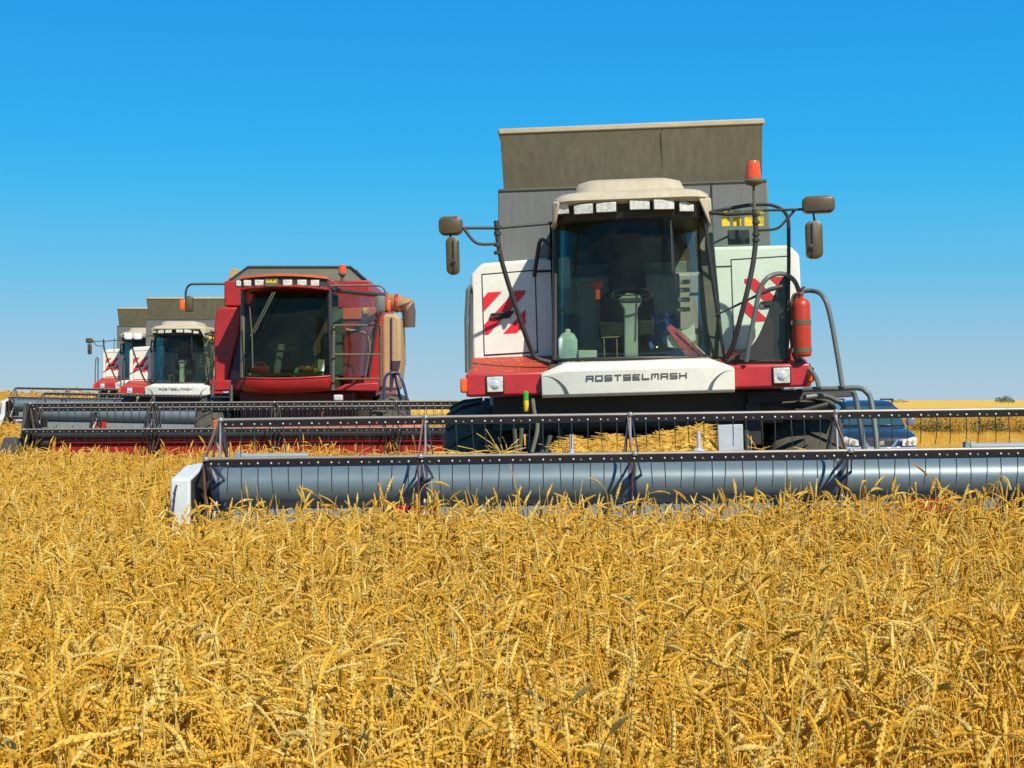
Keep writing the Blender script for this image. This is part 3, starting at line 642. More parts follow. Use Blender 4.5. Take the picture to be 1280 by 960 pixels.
# ------------------------------------------------------------------ red combine
MBm = Matrix.Translation(((372-640)*26/F, 26, 0))
def build_red_combine():
    root = empty('combine_harvester', MBm, 'red combine harvester with dark wide windshield and tan unloading auger', 'combine harvester', 'combine harvesters cutting the wheat')
    inv = MBm.inverted(); L = lambda px, py, d=26.0: inv @ at(px, py, d)
    def slab(mb, pts, d, depth, m=0): mb.prism([L(x, y, d) for x, y in pts], (0, depth, 0), m); return mb
    slab(MB(), [(285,500),(470,500),(470,390),(462,350),(285,350)], 27.6, 5.0).build('hull', casered, root, bevel=.04)
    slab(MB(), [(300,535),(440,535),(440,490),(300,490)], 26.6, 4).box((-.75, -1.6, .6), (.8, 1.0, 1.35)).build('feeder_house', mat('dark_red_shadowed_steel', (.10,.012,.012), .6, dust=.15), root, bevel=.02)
    # grain tank extension
    t = MB().loft([[L(286, 351, 27.6), L(458, 351, 27.6), L(458, 351, 30.5), L(286, 351, 30.5)], [L(310, 334.5, 28.3), L(438, 334.5, 28.3), L(430, 336, 30), L(318, 336, 30)]])
    tk = t.build('grain_tank', tankgrey, root)
    rim = MB().tube([L(287, 351, 27.55), L(310, 334, 28.25), L(438, 334, 28.25), L(457, 350, 27.55)], .028, 8); rim.build('tank_rim', black, tk)
    slab(MB(), [(284,351),(289,335),(304,338),(296,351)], 28.2, .05).build('tank_flap', tan, tk, bevel=.004)
    slab(MB(), [(438,335),(446,337),(458,350),(450,350)], 28.2, .05).build('tank_flap', purple, tk, bevel=.004)
    # left column and fender
    slab(MB(), [(280,383),(280,351),(303,350),(303,383)], 26.9, .8).build('side_column', casered, root, bevel=.03)
    lf = catmull([L(302, 384, 26.7), L(300, 410, 26.7), L(293, 440, 26.7), L(287, 465, 26.7), L(286, 478, 26.7)], 4)
    MB().prism([L(268, 480, 26.7), L(267, 420, 26.7), L(270, 390, 26.7), L(274, 384, 26.7)]+lf, (0, 1.2, 0)).build('side_column', casered, root, bevel=.03)
    slab(MB(), [(286,478),(293,440),(301,410),(303,384),(306,384),(306,478)], 26.75, .4).build('cab_side', purple, root, bevel=.01)
    slab(MB(), [(262,489),(262,475),(303,475),(303,487)], 26.4, .8).build('platform', casered, root, bevel=.02)
    slab(MB(), [(415,488),(432,480),(473,478),(473,489)], 26.2, 1.0).build('platform', casered, root, bevel=.02)
    # right side body seen through the side glass
    sb = slab(MB(), [(428,488),(428,386),(470,384),(478,392),(478,488)], 27.2, 1.5).build('side_shield', casered, root, bevel=.03)
    slab(MB(), [(428,399),(428,385),(469,384),(474,399)], 27.16, .03).build('shield_trim', caseorange, sb, bevel=.008)
    slab(MB(), [(454,392),(454,384.5),(461,384.5),(461,392)], 27.1, .02).build('sticker', yellow, sb)
    slab(MB(), [(405,385),(405,352),(462,350),(463,385)], 27.3, 1.0).build('upper_shield', casered, root, bevel=.02)
    # cab
    cab = slab(MB(), [(302,488),(418,488),(418,475),(302,475)], 26.3, 1.5).box((L(304, 400).x, 1.3, 2.0), (L(412, 400).x, 1.4, 3.7)).build('cab', inside, root)
    def ws(u, v):
        p = lerp(lerp(L(303, 472), L(414, 470), u), lerp(L(303, 362), L(411, 362), u), v); q = abs(u*2-1)
        dip = -.03*(1-q*q)*(1-v)
        return V((p.x, -.10+.12*q**4+.06*v, p.z+dip))
    MB().grid(ws, 24, 8).build('windshield', glass_dark, cab, solid=.008, recalc=False)
    for u in (0, 1): MB().tube([ws(u, i/8) for i in range(9)], .045, 8).build('cab_pillar', olive if u == 0 else black, cab)
    # curved red sill
    sl_ = MB()
    rings = []
    for i in range(25):
        a = ws(i/24, 0); rings.append([a+V((0, dy, dz)) for dy, dz in ((-.02, 0), (-.02, -.05), (.0, -.14), (.05, -.21), (.12, -.25), (.18, -.23), (.16, -.08), (.09, 0))])
    sl_.loft(rings)
    sl_.build('cab_sill', casered, cab, smooth=60)
    MB().tube([ws(i/20, 0)+V((0, -.02, .0)) for i in range(21)], .016, 8).build('sill_rim', casered, cab)
    # side glass and its frame on the right
    sg = [L(414, 470, 26.1), L(411, 362, 26.2), L(470, 366, 26.9), L(472, 385, 26.9), L(460, 470, 26.9)]
    MB().prism(sg, (0.01, .01, 0)).build('side_window', glass_clear, cab)
    MB().tube([L(408, 361, 26.1), L(430, 364, 26.4), L(482, 369, 26.9)], .035, 8).tube([L(478, 385, 26.9), L(472, 400, 26.9), L(460, 472, 26.9)], .03, 8).build('window_frame', black, cab)
    slab(MB(), [(414,470),(414,390),(428,385),(428,470)], 26.9, .1).build('cab_side', mat('green_grey_trim', (.07,.13,.08), .6), root)
    # roof visor
    ys_ = lambda x: -.42+.25*(abs(x)/1.0)**2
    rf = MB(); A_, B_ = L(298, 350).x+.08, L(406, 350).x+.08
    def visor(z0, z1, m, dy):
        for i in range(20):
            xa, xb = lerp(A_, B_, i/20), lerp(A_, B_, (i+1)/20); cx = (A_+B_)/2
            bow = lambda x: .04*(1-((x-cx)/(B_-cx))**2)
            rf.prism([(xa, ys_(xa-cx)+dy, z0+bow(xa)*(.4 if m == 1 else 1)), (xb, ys_(xb-cx)+dy, z0+bow(xb)*(.4 if m == 1 else 1)), (xb, ys_(xb-cx)+dy, z1+bow(xb)), (xa, ys_(xa-cx)+dy, z1+bow(xa))], (0, 1.9, 0), m)
    z = lambda py: L(300, py).z
    visor(z(363.5), z(360.5), 0, 0); visor(z(360.4), z(350.5), 1, .04); visor(z(350.4), z(347.5), 2, -.01)
    roof = rf.build('cab_roof', [casered, black, caseorange], cab)
    MB().prism([L(404, 363, 25.9), L(411, 363, 25.95), L(413, 352, 25.95), L(405, 349, 25.9)], (0, .6, 0)).build('roof_corner', casered, roof, bevel=.02)
    for x0, x1 in ((298.5,305),(308.5,318),(323,334),(358,369.5),(375.5,387),(391.5,402)):
        a, b = L(x0, 360).x+.0, L(x1, 360).x; cx = (A_+B_)/2; yy = ys_((a+b)/2-cx)
        wl = MB().box((a-.015, yy+.01, z(360.2)), (b+.015, yy+.07, z(351.2))).build('work_lamp', black, roof)
        MB().box((a, yy-.003, z(359.4)), (b, yy+.03, z(352))).build('lens', lampglass, wl, bevel=.012)
    a, b = L(336, 350).x, L(353, 350).x; yy = ys_(0)-.01
    sg_ = MB().box((a, yy, z(360)), (b, yy+.05, z(351)), 0)
    for i, hh in enumerate((.05,.035,.045,.05,.03,.045,.06)): sg_.box((a+.03+.025*i, yy-.006, z(356.2)), (a+.046+.025*i, yy+.01, z(356.2)+hh), 1)
    sg_.build('roof_sign', [olive, yellow], roof)
    MB().tube([L(341, 365, 25.6), L(313, 420, 25.65)], .012, 6).tube([L(344, 365, 25.6), L(318, 416, 25.65)], .012, 6).tube([L(312, 384, 25.7), L(315, 420, 25.65), L(316, 460, 25.65)], .012, 6).build('wiper', olive, cab)
    # cab interior
    st = MB(); rbox(st, L(357, 420, 26.9), .5, .2, .8, .12); rbox(st, L(357, 378, 26.9), .3, .15, .25, .08); st.build('seat', seatm, cab)
    cl = MB().tube([L(345, 470, 26.3), L(352, 430, 26.3)], .06, 10).build('steering_column', covergrey, cab)
    wc = L(354, 432, 26.25)
    MB().tube([wc+V((.24*math.cos(t), .1*math.sin(t), .1*math.sin(t))) for t in [2*math.pi*i/24 for i in range(24)]], .02, 6, closed=True).build('steering_wheel', black, cab)
    ds = MB().box((L(312, 400).x, -.05, L(0, 466).z-.05), (L(405, 400).x, .3, L(0, 466).z)).build('dashboard', mat('green_dashboard', (.03,.11,.04), .7, var=.4, scale=9), cab)
    # rails, mirrors, beacon
    rl = MB()
    for y_ in (406.5, 443, 473.5): rl.tube([L(417, y_, 25.9), L(477, y_, 26.4)], .015, 8)
    for x_ in (417, 476): rl.tube([L(x_, 406, 26.0 if x_ < 450 else 26.4), L(x_+(0 if x_ > 450 else -1), 488, 26.0 if x_ < 450 else 26.4)], .028, 8)
    rl.tube(catmull([L(432, 412, 26.2), L(455, 416, 26.3), L(461, 425, 26.3), L(462, 440, 26.3)]), .025, 8)
    rl.build('handrail', olive, root)
    ar = MB().tube(catmull([L(281, 355, 26.3), L(245, 355, 26.1), L(236, 357, 26.1), L(232.5, 364, 26.1), L(232, 376, 26.1)], 4), .02, 8).build('mirror_arm', dirtyblack, root)
    m1 = MB(); rbox(m1, L(236.5, 380, 26.0), .13, .1, .27, .04); m1.build('mirror', mirrorback, ar)
    m1 = MB(); rbox(m1, L(228.5, 381, 26.0), .09, .08, .18, .03); m1.build('indicator_lamp', amber, ar)
    ar = MB().tube(catmull([L(406, 357, 26.1), L(440, 357, 26.1), L(472, 357, 26.1), L(480, 361, 26.1), L(482, 370, 26.1)], 4), .018, 8).build('mirror_arm', railgrey, root)
    m1 = MB(); rbox(m1, L(476, 380, 26.0), .16, .1, .28, .04); m1.build('mirror', mat('grey_mirror_shell', (.12,.13,.11), .5), ar)
    m1 = MB(); rbox(m1, L(485.5, 382, 26.0), .07, .08, .18, .03); m1.build('indicator_lamp', amber, ar)
    c = L(428, 352, 26.1)
    bc = MB().lathe([(.03, .0), (.03, .09), (.05, .1), (.07, .11), (.07, .14)], c, (0, 0, 1), 16).build('beacon', olive, root)
    MB().lathe([(.068, .142), (.066, .2), (.06, .27), (.04, .29), (.001, .295)], c, (0, 0, 1), 16).build('beacon_dome', beaconm, bc)
    h = MB().box((L(419, 0).x, -.25, L(0, 501).z), (L(430, 0).x, -.1, L(0, 493.5).z)).build('headlight', lampglass, root, bevel=.02)
    # tan side cover, unloading auger, tyres, ladder
    tc = slab(MB(), [(477,487),(477,396),(482,392),(495,392),(501,398),(502,450),(497,487)], 27.4, 1.2).build('side_cover', tan, root, bevel=.06, seg=3)
    slab(MB(), [(488.2,487),(488.2,397),(490.4,397),(490.4,487)], 27.37, .02).build('cover_strap', purple, tc)
    slab(MB(), [(489,462),(489,451),(501,451),(499,462)], 27.37, .02).build('cover_patch', purple, tc)
    ua = MB().tube([L(470, 378, 28.3), L(484, 378, 28.2), L(496, 379, 28.1)], .16, 20, 0).tube([L(496, 379, 28.1), L(508, 382, 28.0), L(512, 385, 28.0)], .15, 20, 1)
    ua.lathe([(.185, -.03), (.185, .03)], L(483, 378, 28.2), (1, 0, 0), 24, 2).lathe([(.175, -.03), (.175, .03)], L(496, 379, 28.1), (1, .05, 0), 24, 2)
    uo = ua.build('unloading_auger', [rustan, rustan, casered], root)
    MB().tube([L(507, 380, 28.0), L(511, 390, 28.0), L(511.5, 409, 28.0)], [.16, .13, .11], 16).build('spout', mat('dark_spout', (.10,.07,.06), .6), uo)
    wheel(root, (L(486, 500, 27).x, 1.4, .95), .92, .68); wheel(root, (L(270, 500, 27).x, 1.4, .95), .92, .68)
    wheel(root, (-1.0, 5.2, .65), .65, .45, 16); wheel(root, (1.0, 5.2, .65), .65, .45, 16)
    ld = MB()
    ld.tube(catmull([L(480, 500, 26.2), L(481, 475, 26.2), L(486, 467, 26.2), L(491, 470, 26.2), L(488, 490, 26.2)], 4), .025, 8)
    ld.tube(catmull([L(510, 520, 26), L(508, 495, 26), L(501, 471, 26), L(496, 467, 26.1), L(491, 468, 26.2)], 4), .025, 8).tube([L(494, 469, 26.2), L(503, 512, 26.1)], .025, 8)
    ld.build('ladder', mat('blue_purple_rail', (.03,.04,.14), .5), root)
    pr = MB().tube([L(265, 505, 25.5), L(266, 480, 25.7)], .03, 8).tube([L(289, 510, 25.3), L(289, 482, 25.5)], .03, 8).bar(L(264, 496, 25.5), L(288, 496, 25.4), .05, .03).build('step_post', dirtyblack, root)
    # header
    Hm = inv @ (Matrix.Translation(((372-640)*26/F+.03, 23.5, 0)) @ Matrix.Rotation(R(-.3), 4, 'Y'))
    c = dict(tube=slate, bar=barcol, lip=barlip, arm=dirtyblack, strip=dirtyblack, pole=steel, stay=dirtyblack)
    make_header(root, Hm, 3.75, .50, 6, 22, .088, 1.24, (-3.74, -1.87, 0, 1.87, 3.74), c, .125, .22)
    tr = MB().box((-3.8, .55, .3), (3.8, .6, 1.14), 0).box((-3.8, -.5, .28), (3.8, .55, .32), 0).box((-3.8, .5, 1.08), (3.8, .62, 1.16), 0)
    tr.xform(Hm).build('header_trough', casered, root, bevel=.01)
    au = MB().lathe([(.14, -3.7), (.14, 3.7)], (0, .25, .6), (1, 0, 0), 20, 0)
    for s in (-1, 1):
        def fl_(u, v, s=s): a_ = u*2*math.pi*6; r_ = .14+.14*v; return V((s*(.4+3.25*u), .25+r_*math.cos(a_)*s, .6+r_*math.sin(a_)))
        au.grid(fl_, 120, 1, 0)
    au.xform(Hm).build('auger', casered, root, recalc=False)
    fx = MB().box((-1.15, .85, 1.2), (1.55, 1.0, 1.44), 0).lathe([(.09, -.35), (.1, -.3), (.1, .3), (.09, .35)], (1.95, .95, 1.29), (1, 0, 0), 16, 0)
    fx.xform(Hm).build('feeder_beam', caseorange, root, bevel=.02)
    for s in (-1, 1):
        x0 = s*3.86
        ep = MB().prism([(x0, .6, .3), (x0, .6, 1.3), (x0, .1, 1.72), (x0, -.15, 1.72), (x0, -.3, 1.2), (x0, -.62, .95), (x0, -.75, .4)], (.05, 0, 0))
        ep.prism([(x0+(.06 if s < 0 else -.2), .6, .3), (x0+(.06 if s < 0 else -.2), .6, 1.15), (x0+(.06 if s < 0 else -.2), -.5, .9), (x0+(.06 if s < 0 else -.2), -.7, .4)], (.14, 0, 0))
        ep.xform(Hm).build('end_plate', dirtyblack, root, bevel=.01)
        x1 = s*4.0
        MB().loft([[V((x1-.14, .5, .3)), V((x1+.14, .5, .3)), V((x1+.14, .5, 1.15)), V((x1-.14, .5, 1.15))], [V((x1-.14, -.3, .3)), V((x1+.14, -.3, .3)), V((x1+.12, -.3, 1.2)), V((x1-.12, -.3, 1.2))], [V((x1-.10, -.75, .3)), V((x1+.10, -.75, .3)), V((x1+.09, -.75, .8)), V((x1-.09, -.75, .8))], [V((x1-.02, -1.3, .25)), V((x1+.02, -1.3, .25)), V((x1+.02, -1.3, .34)), V((x1-.02, -1.3, .34))]]).xform(Hm).build('end_divider', dirtyblack, root, bevel=.04)
    return root
ROOT_B = build_red_combine()

# ------------------------------------------------------------------ two more white combines far behind
def kids(o): return [c for c in bpy.data.objects if c.parent == o]
def copy_tree(o, parent=None):
    if o.name.split('.')[0] in ('tine', 'tine_row') : return None
    c = o.copy(); COL.objects.link(c)
    if parent: c.parent = parent
    for ch in kids(o): copy_tree(ch, c)
    return c
def far_white(px, d, yaw, dz, label, hsx=1.0, hx=0):
    c = copy_tree(ROOT_A); X_ = (px-640)*d/F
    c.matrix_world = Matrix.Translation((X_, d, H1(X_, d)+dz)) @ Matrix.Rotation(R(yaw), 4, 'Z')
    for k in kids(c):
        if k.name.split('.')[0] in ('reel_tube', 'reel_bar', 'reel_spider', 'header_trough', 'knife_bar', 'auger', 'hydraulic_cylinder', 'reel_arm', 'end_divider'):
            k.matrix_basis = Matrix.Translation((hx, 0, .17)) @ Matrix.Diagonal((hsx, 1, 1, 1))
    tag(c, label); return c
ROOT_C = far_white(222, 40.5, -3, 0, 'white and grey combine harvester partly hidden behind the left side of the red combine', .88, .05)
ROOT_D = far_white(178, 48.5, -3, 0, 'farthest white and grey combine harvester, mostly hidden at the left end of the row')

for arm in kids(ROOT_C):
    if arm.name.startswith('mirror_arm') and any((arm.matrix_world @ V(ch.bound_box[0])).x < ROOT_C.location.x-1 or ch.data.vertices[0].co.x < -1 for ch in kids(arm)):
        ms = sorted(kids(arm), key=lambda q: -max(v.co.z for v in q.data.vertices))
        ms[1].data = ms[0].data
        for ch, dx in zip(ms, (.62, .37)):
            ch.location.x += dx; ch.location.y += .05
            ch.material_slots[0].link = 'OBJECT'; ch.material_slots[0].material = paperw  # white colour paints these two mirror faces as sunlit
# ------------------------------------------------------------------ things in and on the nearest combine
iA = MA
def la(px, py, d): return MA.inverted() @ at(px, py, d)
# fire extinguisher clamped to the handrail
c = at(1003.5, 446, 13.74)
fe = empty('fire_extinguisher', Matrix.Translation(c) @ Matrix.Rotation(R(-1.75), 4, 'Y'), 'red fire extinguisher with two dark straps on the grey handrail of nearest combine', 'fire extinguisher')
MB().lathe([(.06, 0), (.078, .012), (.08, .03), (.08, .46), (.074, .495), (.05, .52), (.022, .53), (.022, .55)], (0, 0, 0), (0, 0, 1), 28).build('cylinder', extred, fe, smooth=50)
for z_ in (.06, .31):
    MB().lathe([(.083, -.02), (.083, .02)], (0, 0, z_), (0, 0, 1), 28).box((-.10, -.015, z_-.018), (-.08, .03, z_+.018)).build('strap', olive, fe)
MB().lathe([(.02, .55), (.026, .56), (.026, .58), (.012, .6)], (0, 0, 0), (0, 0, 1), 12).bar((-.02, 0, .6), (.03, -.05, .63), .02, .012).bar((-.03, 0, .585), (.03, .02, .585), .02, .02).tube(catmull([(-.02, 0, .58), (-.07, 0, .56), (-.085, .01, .48), (-.082, .02, .3)]), .009, 6).build('valve', rust, fe)
# in the cab
c = at(710, 451, 14.05); c.z -= .0
jc = empty('plastic_canister', Matrix.Translation((c.x, c.y+.1, MA.to_translation().z+2.10+.0)), 'milky white plastic canister standing behind the left of the windshield', 'canister')
def cabfloor(x, y): return (MA @ V(((x-1.2), y-13.8, 2.102))).z
jc.location.z = cabfloor(c.x, c.y)
MB().loft([rrect(-.085, .085, -.07, .07, 0, .03), rrect(-.09, .09, -.075, .075, .02, .035), rrect(-.09, .09, -.075, .075, .23, .035), rrect(-.06, .06, -.05, .05, .285, .03), rrect(-.03, .03, -.03, .03, .30, .02)]).build('canister_body', canm, jc, smooth=50)
MB().lathe([(.026, .30), (.026, .325), (.022, .33)], (0, 0, 0), (0, 0, 1), 14).build('cap', paperw, jc)
c = at(734, 447, 14.05)
cb = empty('carton_box', Matrix.Translation((c.x, c.y+.05, cabfloor(c.x, c.y))) @ Matrix.Rotation(R(8), 4, 'Z'), 'small pale carton box on the cab floor beside the canister', 'box')
MB().box((-.085, -.05, .035), (.085, .05, .125)).build('carton', carton, cb, bevel=.004)
MB().box((-.08, -.045, 0), (.08, .045, .034)).build('tray', rust, cb, bevel=.004)
c = at(747, 352, 14.35)
og = MB().box((-.05, -.03, -.06), (.05, .03, 0)).box((-.022, -.02, -.17), (.022, .02, -.06)).tube([(-.045, 0, -.02), (-.12, 0, -.03), (-.17, .02, -.035)], .012, 6)
og.box((-.012, -.01, 0), (.012, .5, .02)); o = og.build('orange_holder', orangem, bevel=.01); o.location = c
tag(o, 'orange plastic holder hanging inside the cab left of the seat', 'holder')
c = at(852, 447, 14.0)
bg_ = empty('document_folder', Matrix.Translation((c.x, c.y, cabfloor(c.x, c.y))), 'pink and white printed folder with papers leaning inside the windshield at right', 'folder')
i0 = V((c.x, c.y, cabfloor(c.x, c.y)))
q = [at(px, py, 13.98)-i0 for px, py in ((833,410),(838,405),(847,412),(879,444),(858,446))]
for p in q: p.z = max(p.z, .004)
MB().prism(q, (0, .015, 0)).build('cover', cloth_red, bg_, bevel=.003)
q = [at(px, py, 14.02)-i0 for px, py in ((833,420),(862,410),(868,404),(870,425),(852,436),(835,434))]
MB().prism(q, (0, .012, .0)).build('paper', paperw, bg_, bevel=.003)
MB().tube([at(847, 411, 13.95)-i0, at(881, 444, 13.95)-i0+V((0,0,.01))], .006, 6).build('spine', tan, bg_)
c = at(828, 410, 14.55)
bl = MB()
rb_ = random.Random(4)
bl.grid(lambda u, v: V(((u-.5)*.24+.03*math.sin(v*7), .05*math.sin(u*9)+.03*math.cos(v*8), -.02-.36*v*(1-.25*math.sin(u*5)))), 14, 12)
o = bl.build('blue_cloth', cloth_blue, solid=.006, recalc=False); o.location = c+V((0, 0, .16)); tag(o, 'crumpled blue cloth hanging over the right edge of the cab seat', 'cloth')

# on the red combine's dashboard
def lb(px, py, d): return at(px, py, d)
o = MB().prism([V((0, 0, 0)), V((.11, 0, 0)), V((.11, .03, .20)), V((0, .03, .20))], (0, .006, 0)).build('paper_card', paperw); o.location = at(397, 464, 25.95)
tag(o, 'white paper card propped in the lower right corner of the red combine windshield', 'card')
o = MB().prism([V((0, 0, 0)), V((.07, 0, 0)), V((.11, .03, .15)), V((.04, .03, .15))], (0, .006, 0)).build('paper_note', mat('mint_paper', (.25,.62,.50), .7)); o.location = at(366, 470.5, 25.95)
tag(o, 'small mint green paper note leaning low in the red combine windshield', 'note')
bm_ = MB(); rbox(bm_, V((.16, .07, .06)), .32, .14, .12, .05); bm_.tube(catmull([(.06, .07, .11), (.10, .07, .17), (.20, .07, .17), (.26, .07, .11)]), .012, 6)
o = bm_.build('tool_bag', mat('red_canvas', (.55,.04,.02), .8)); o.location = at(313, 466, 25.98); tag(o, 'red canvas bag on the dashboard at the left of the red combine windshield', 'bag')
bm_ = MB(); rg_ = random.Random(8)
for i in range(7):
    q_ = V((rg_.uniform(0, .28), rg_.uniform(.0, .1), .0)); rbox(bm_, q_+V((0, 0, .04+.02*(i % 3))), .09, .07, .08, .02, i % 2)
o = bm_.build('rag_pile', [orangem, yellow], smooth=60); o.location = at(375, 466, 26.0); tag(o, 'orange and yellow rags heaped at the right of the red combine dashboard', 'rags')

# cut crop lying over the feeder house
rg = random.Random(11)
hp = MB()
straw_m = None
def straw_mat(name, cols, transl=.25, rough=.55):
    m = bpy.data.materials.new(name); m.use_nodes = True; t = m.node_tree; N, Lk = t.nodes, t.links; b = N['Principled BSDF']
    oi = N.new('ShaderNodeObjectInfo'); rp = N.new('ShaderNodeValToRGB'); Lk.new(oi.outputs['Random'], rp.inputs[0])
    el = rp.color_ramp.elements
    while len(el) < len(cols): el.new(.5)
    for i, (p, c_) in enumerate(cols): el[i].position = p; el[i].color = (*c_, 1)
    tc = N.new('ShaderNodeTexCoord'); nz = N.new('ShaderNodeTexNoise'); nz.inputs['Scale'].default_value = 60; nz.inputs['Detail'].default_value = 2; Lk.new(tc.outputs['Object'], nz.inputs['Vector'])
    mr = N.new('ShaderNodeMapRange'); mr.inputs['From Min'].default_value = .3; mr.inputs['From Max'].default_value = .7; mr.inputs['To Min'].default_value = .75; mr.inputs['To Max'].default_value = 1.2; Lk.new(nz.outputs[0], mr.inputs[0])
    mx = N.new('ShaderNodeMix'); mx.data_type = 'RGBA'; mx.blend_type = 'MULTIPLY'; mx.inputs['Factor'].default_value = 1; Lk.new(rp.outputs[0], mx.inputs['A']); Lk.new(mr.outputs[0], mx.inputs['B'])
    Lk.new(mx.outputs['Result'], b.inputs['Base Color']); b.inputs['Roughness'].default_value = rough; b.inputs['Specular IOR Level'].default_value = .2
    tl_ = N.new('ShaderNodeBsdfTranslucent'); Lk.new(mx.outputs['Result'], tl_.inputs[0])
    ms = N.new('ShaderNodeMixShader'); ms.inputs[0].default_value = transl; Lk.new(b.outputs[0], ms.inputs[1]); Lk.new(tl_.outputs[0], ms.inputs[2]); Lk.new(ms.outputs[0], N['Material Output'].inputs[0])
    return m
head_m = straw_mat('wheat_ear', [(0, (.66,.37,.04)), (.2, (.84,.51,.06)), (.6, (.87,.57,.09)), (.85, (.89,.68,.21)), (1, (.72,.42,.055))], .38)
stem_m = straw_mat('wheat_stem', [(0, (.82,.40,.02)), (.35, (.87,.51,.045)), (.7, (.89,.60,.09)), (1, (.90,.75,.28))], .42)
leaf_m = straw_mat('wheat_leaf', [(0, (.82,.50,.06)), (.6, (.89,.64,.15)), (1, (.90,.77,.34))], .5)
heap_m = straw_mat('cut_straw', [(0, (.74,.45,.08)), (1, (.80,.50,.10))], .15)
p0, p1 = at(697, 563, 12.75), at(903, 563, 12.75)
def heapz(u, v):
    edge = min(1, u/.10, (1-u)/.08)**.6
    base = .09+.10*sstep(.55, .8, u)+.025*math.sin(u*23)+.02*math.sin(u*57+1)
    return float(base*edge*(math.sin(min(1, v*1.3)*math.pi*.5))+.015*math.sin(u*40+v*9)*edge)
hp.grid(lambda u, v: V((lerp(p0.x, p1.x, u), 12.62+v*.55, 1.30+max(0, heapz(u, v)))), 60, 10)
for i in range(2600):
    u, v = rg.random(), rg.random(); zz = 1.30+max(0, heapz(u, v)); x = lerp(p0.x, p1.x, u); y = 12.62+v*.55
    a = rg.uniform(0, 6.28); ll = rg.uniform(.03, .09) if i % 5 else rg.uniform(.1, .2); dd = V((math.cos(a)*ll, math.sin(a)*ll*.6, rg.uniform(-.015, .02)))
    hp.bar(V((x, y, zz)), V((x, y, zz+.008))+dd, .006, .004)
o = hp.build('cut_crop', heap_m, recalc=False); tag(o, kind='stuff')
o['label'] = 'golden cut straw lying on the feeder house behind the reel of the nearest combine'; 
sw = MB()
for (x_, y_, n_) in ((585, 566, 34), (628, 566, 11), (1000, 562, 20), (940, 562, 6)):
    for i in range(n_):
        b = at(x_+rg.gauss(0, 20 if n_ > 12 else 6), y_, 12.6+rg.uniform(-.06, .12)); up = n_ in (11, 6)
        b.z = 1.29
        a = rg.uniform(.3, 2.8) if up else rg.uniform(-.15, .35)+(math.pi if rg.random() < .5 else 0)
        ll = rg.uniform(.10, .32)
        sw.tube([b, b+V((math.cos(a)*ll*.5, rg.uniform(-.05, .05), abs(math.sin(a))*ll*.5+.01)), b+V((math.cos(a)*ll, rg.uniform(-.08, .08), abs(math.sin(a))*ll*.95))], .0035, 4)
for i in range(140):
    s_ = rg.choice((-1, 1)); x_ = s_*rg.uniform(.86, 1.55) if i < 95 else rg.uniform(-.7, .7)
    y_ = rg.uniform(.1, .78) if i < 95 else rg.uniform(.06, .3)
    z_ = 2.037+(y_-.08)*.246 if i < 95 else 2.12
    b = MA @ V((x_, y_, z_)); a = rg.uniform(0, 6.28); ll = rg.uniform(.01, .05)
    sw.tube([b, b+V((math.cos(a)*ll, math.sin(a)*ll, .004))], .0022, 4)
o = sw.build('loose_straw', heap_m, recalc=False); tag(o, kind='stuff'); o['label'] = 'loose straws caught along the back of the header'

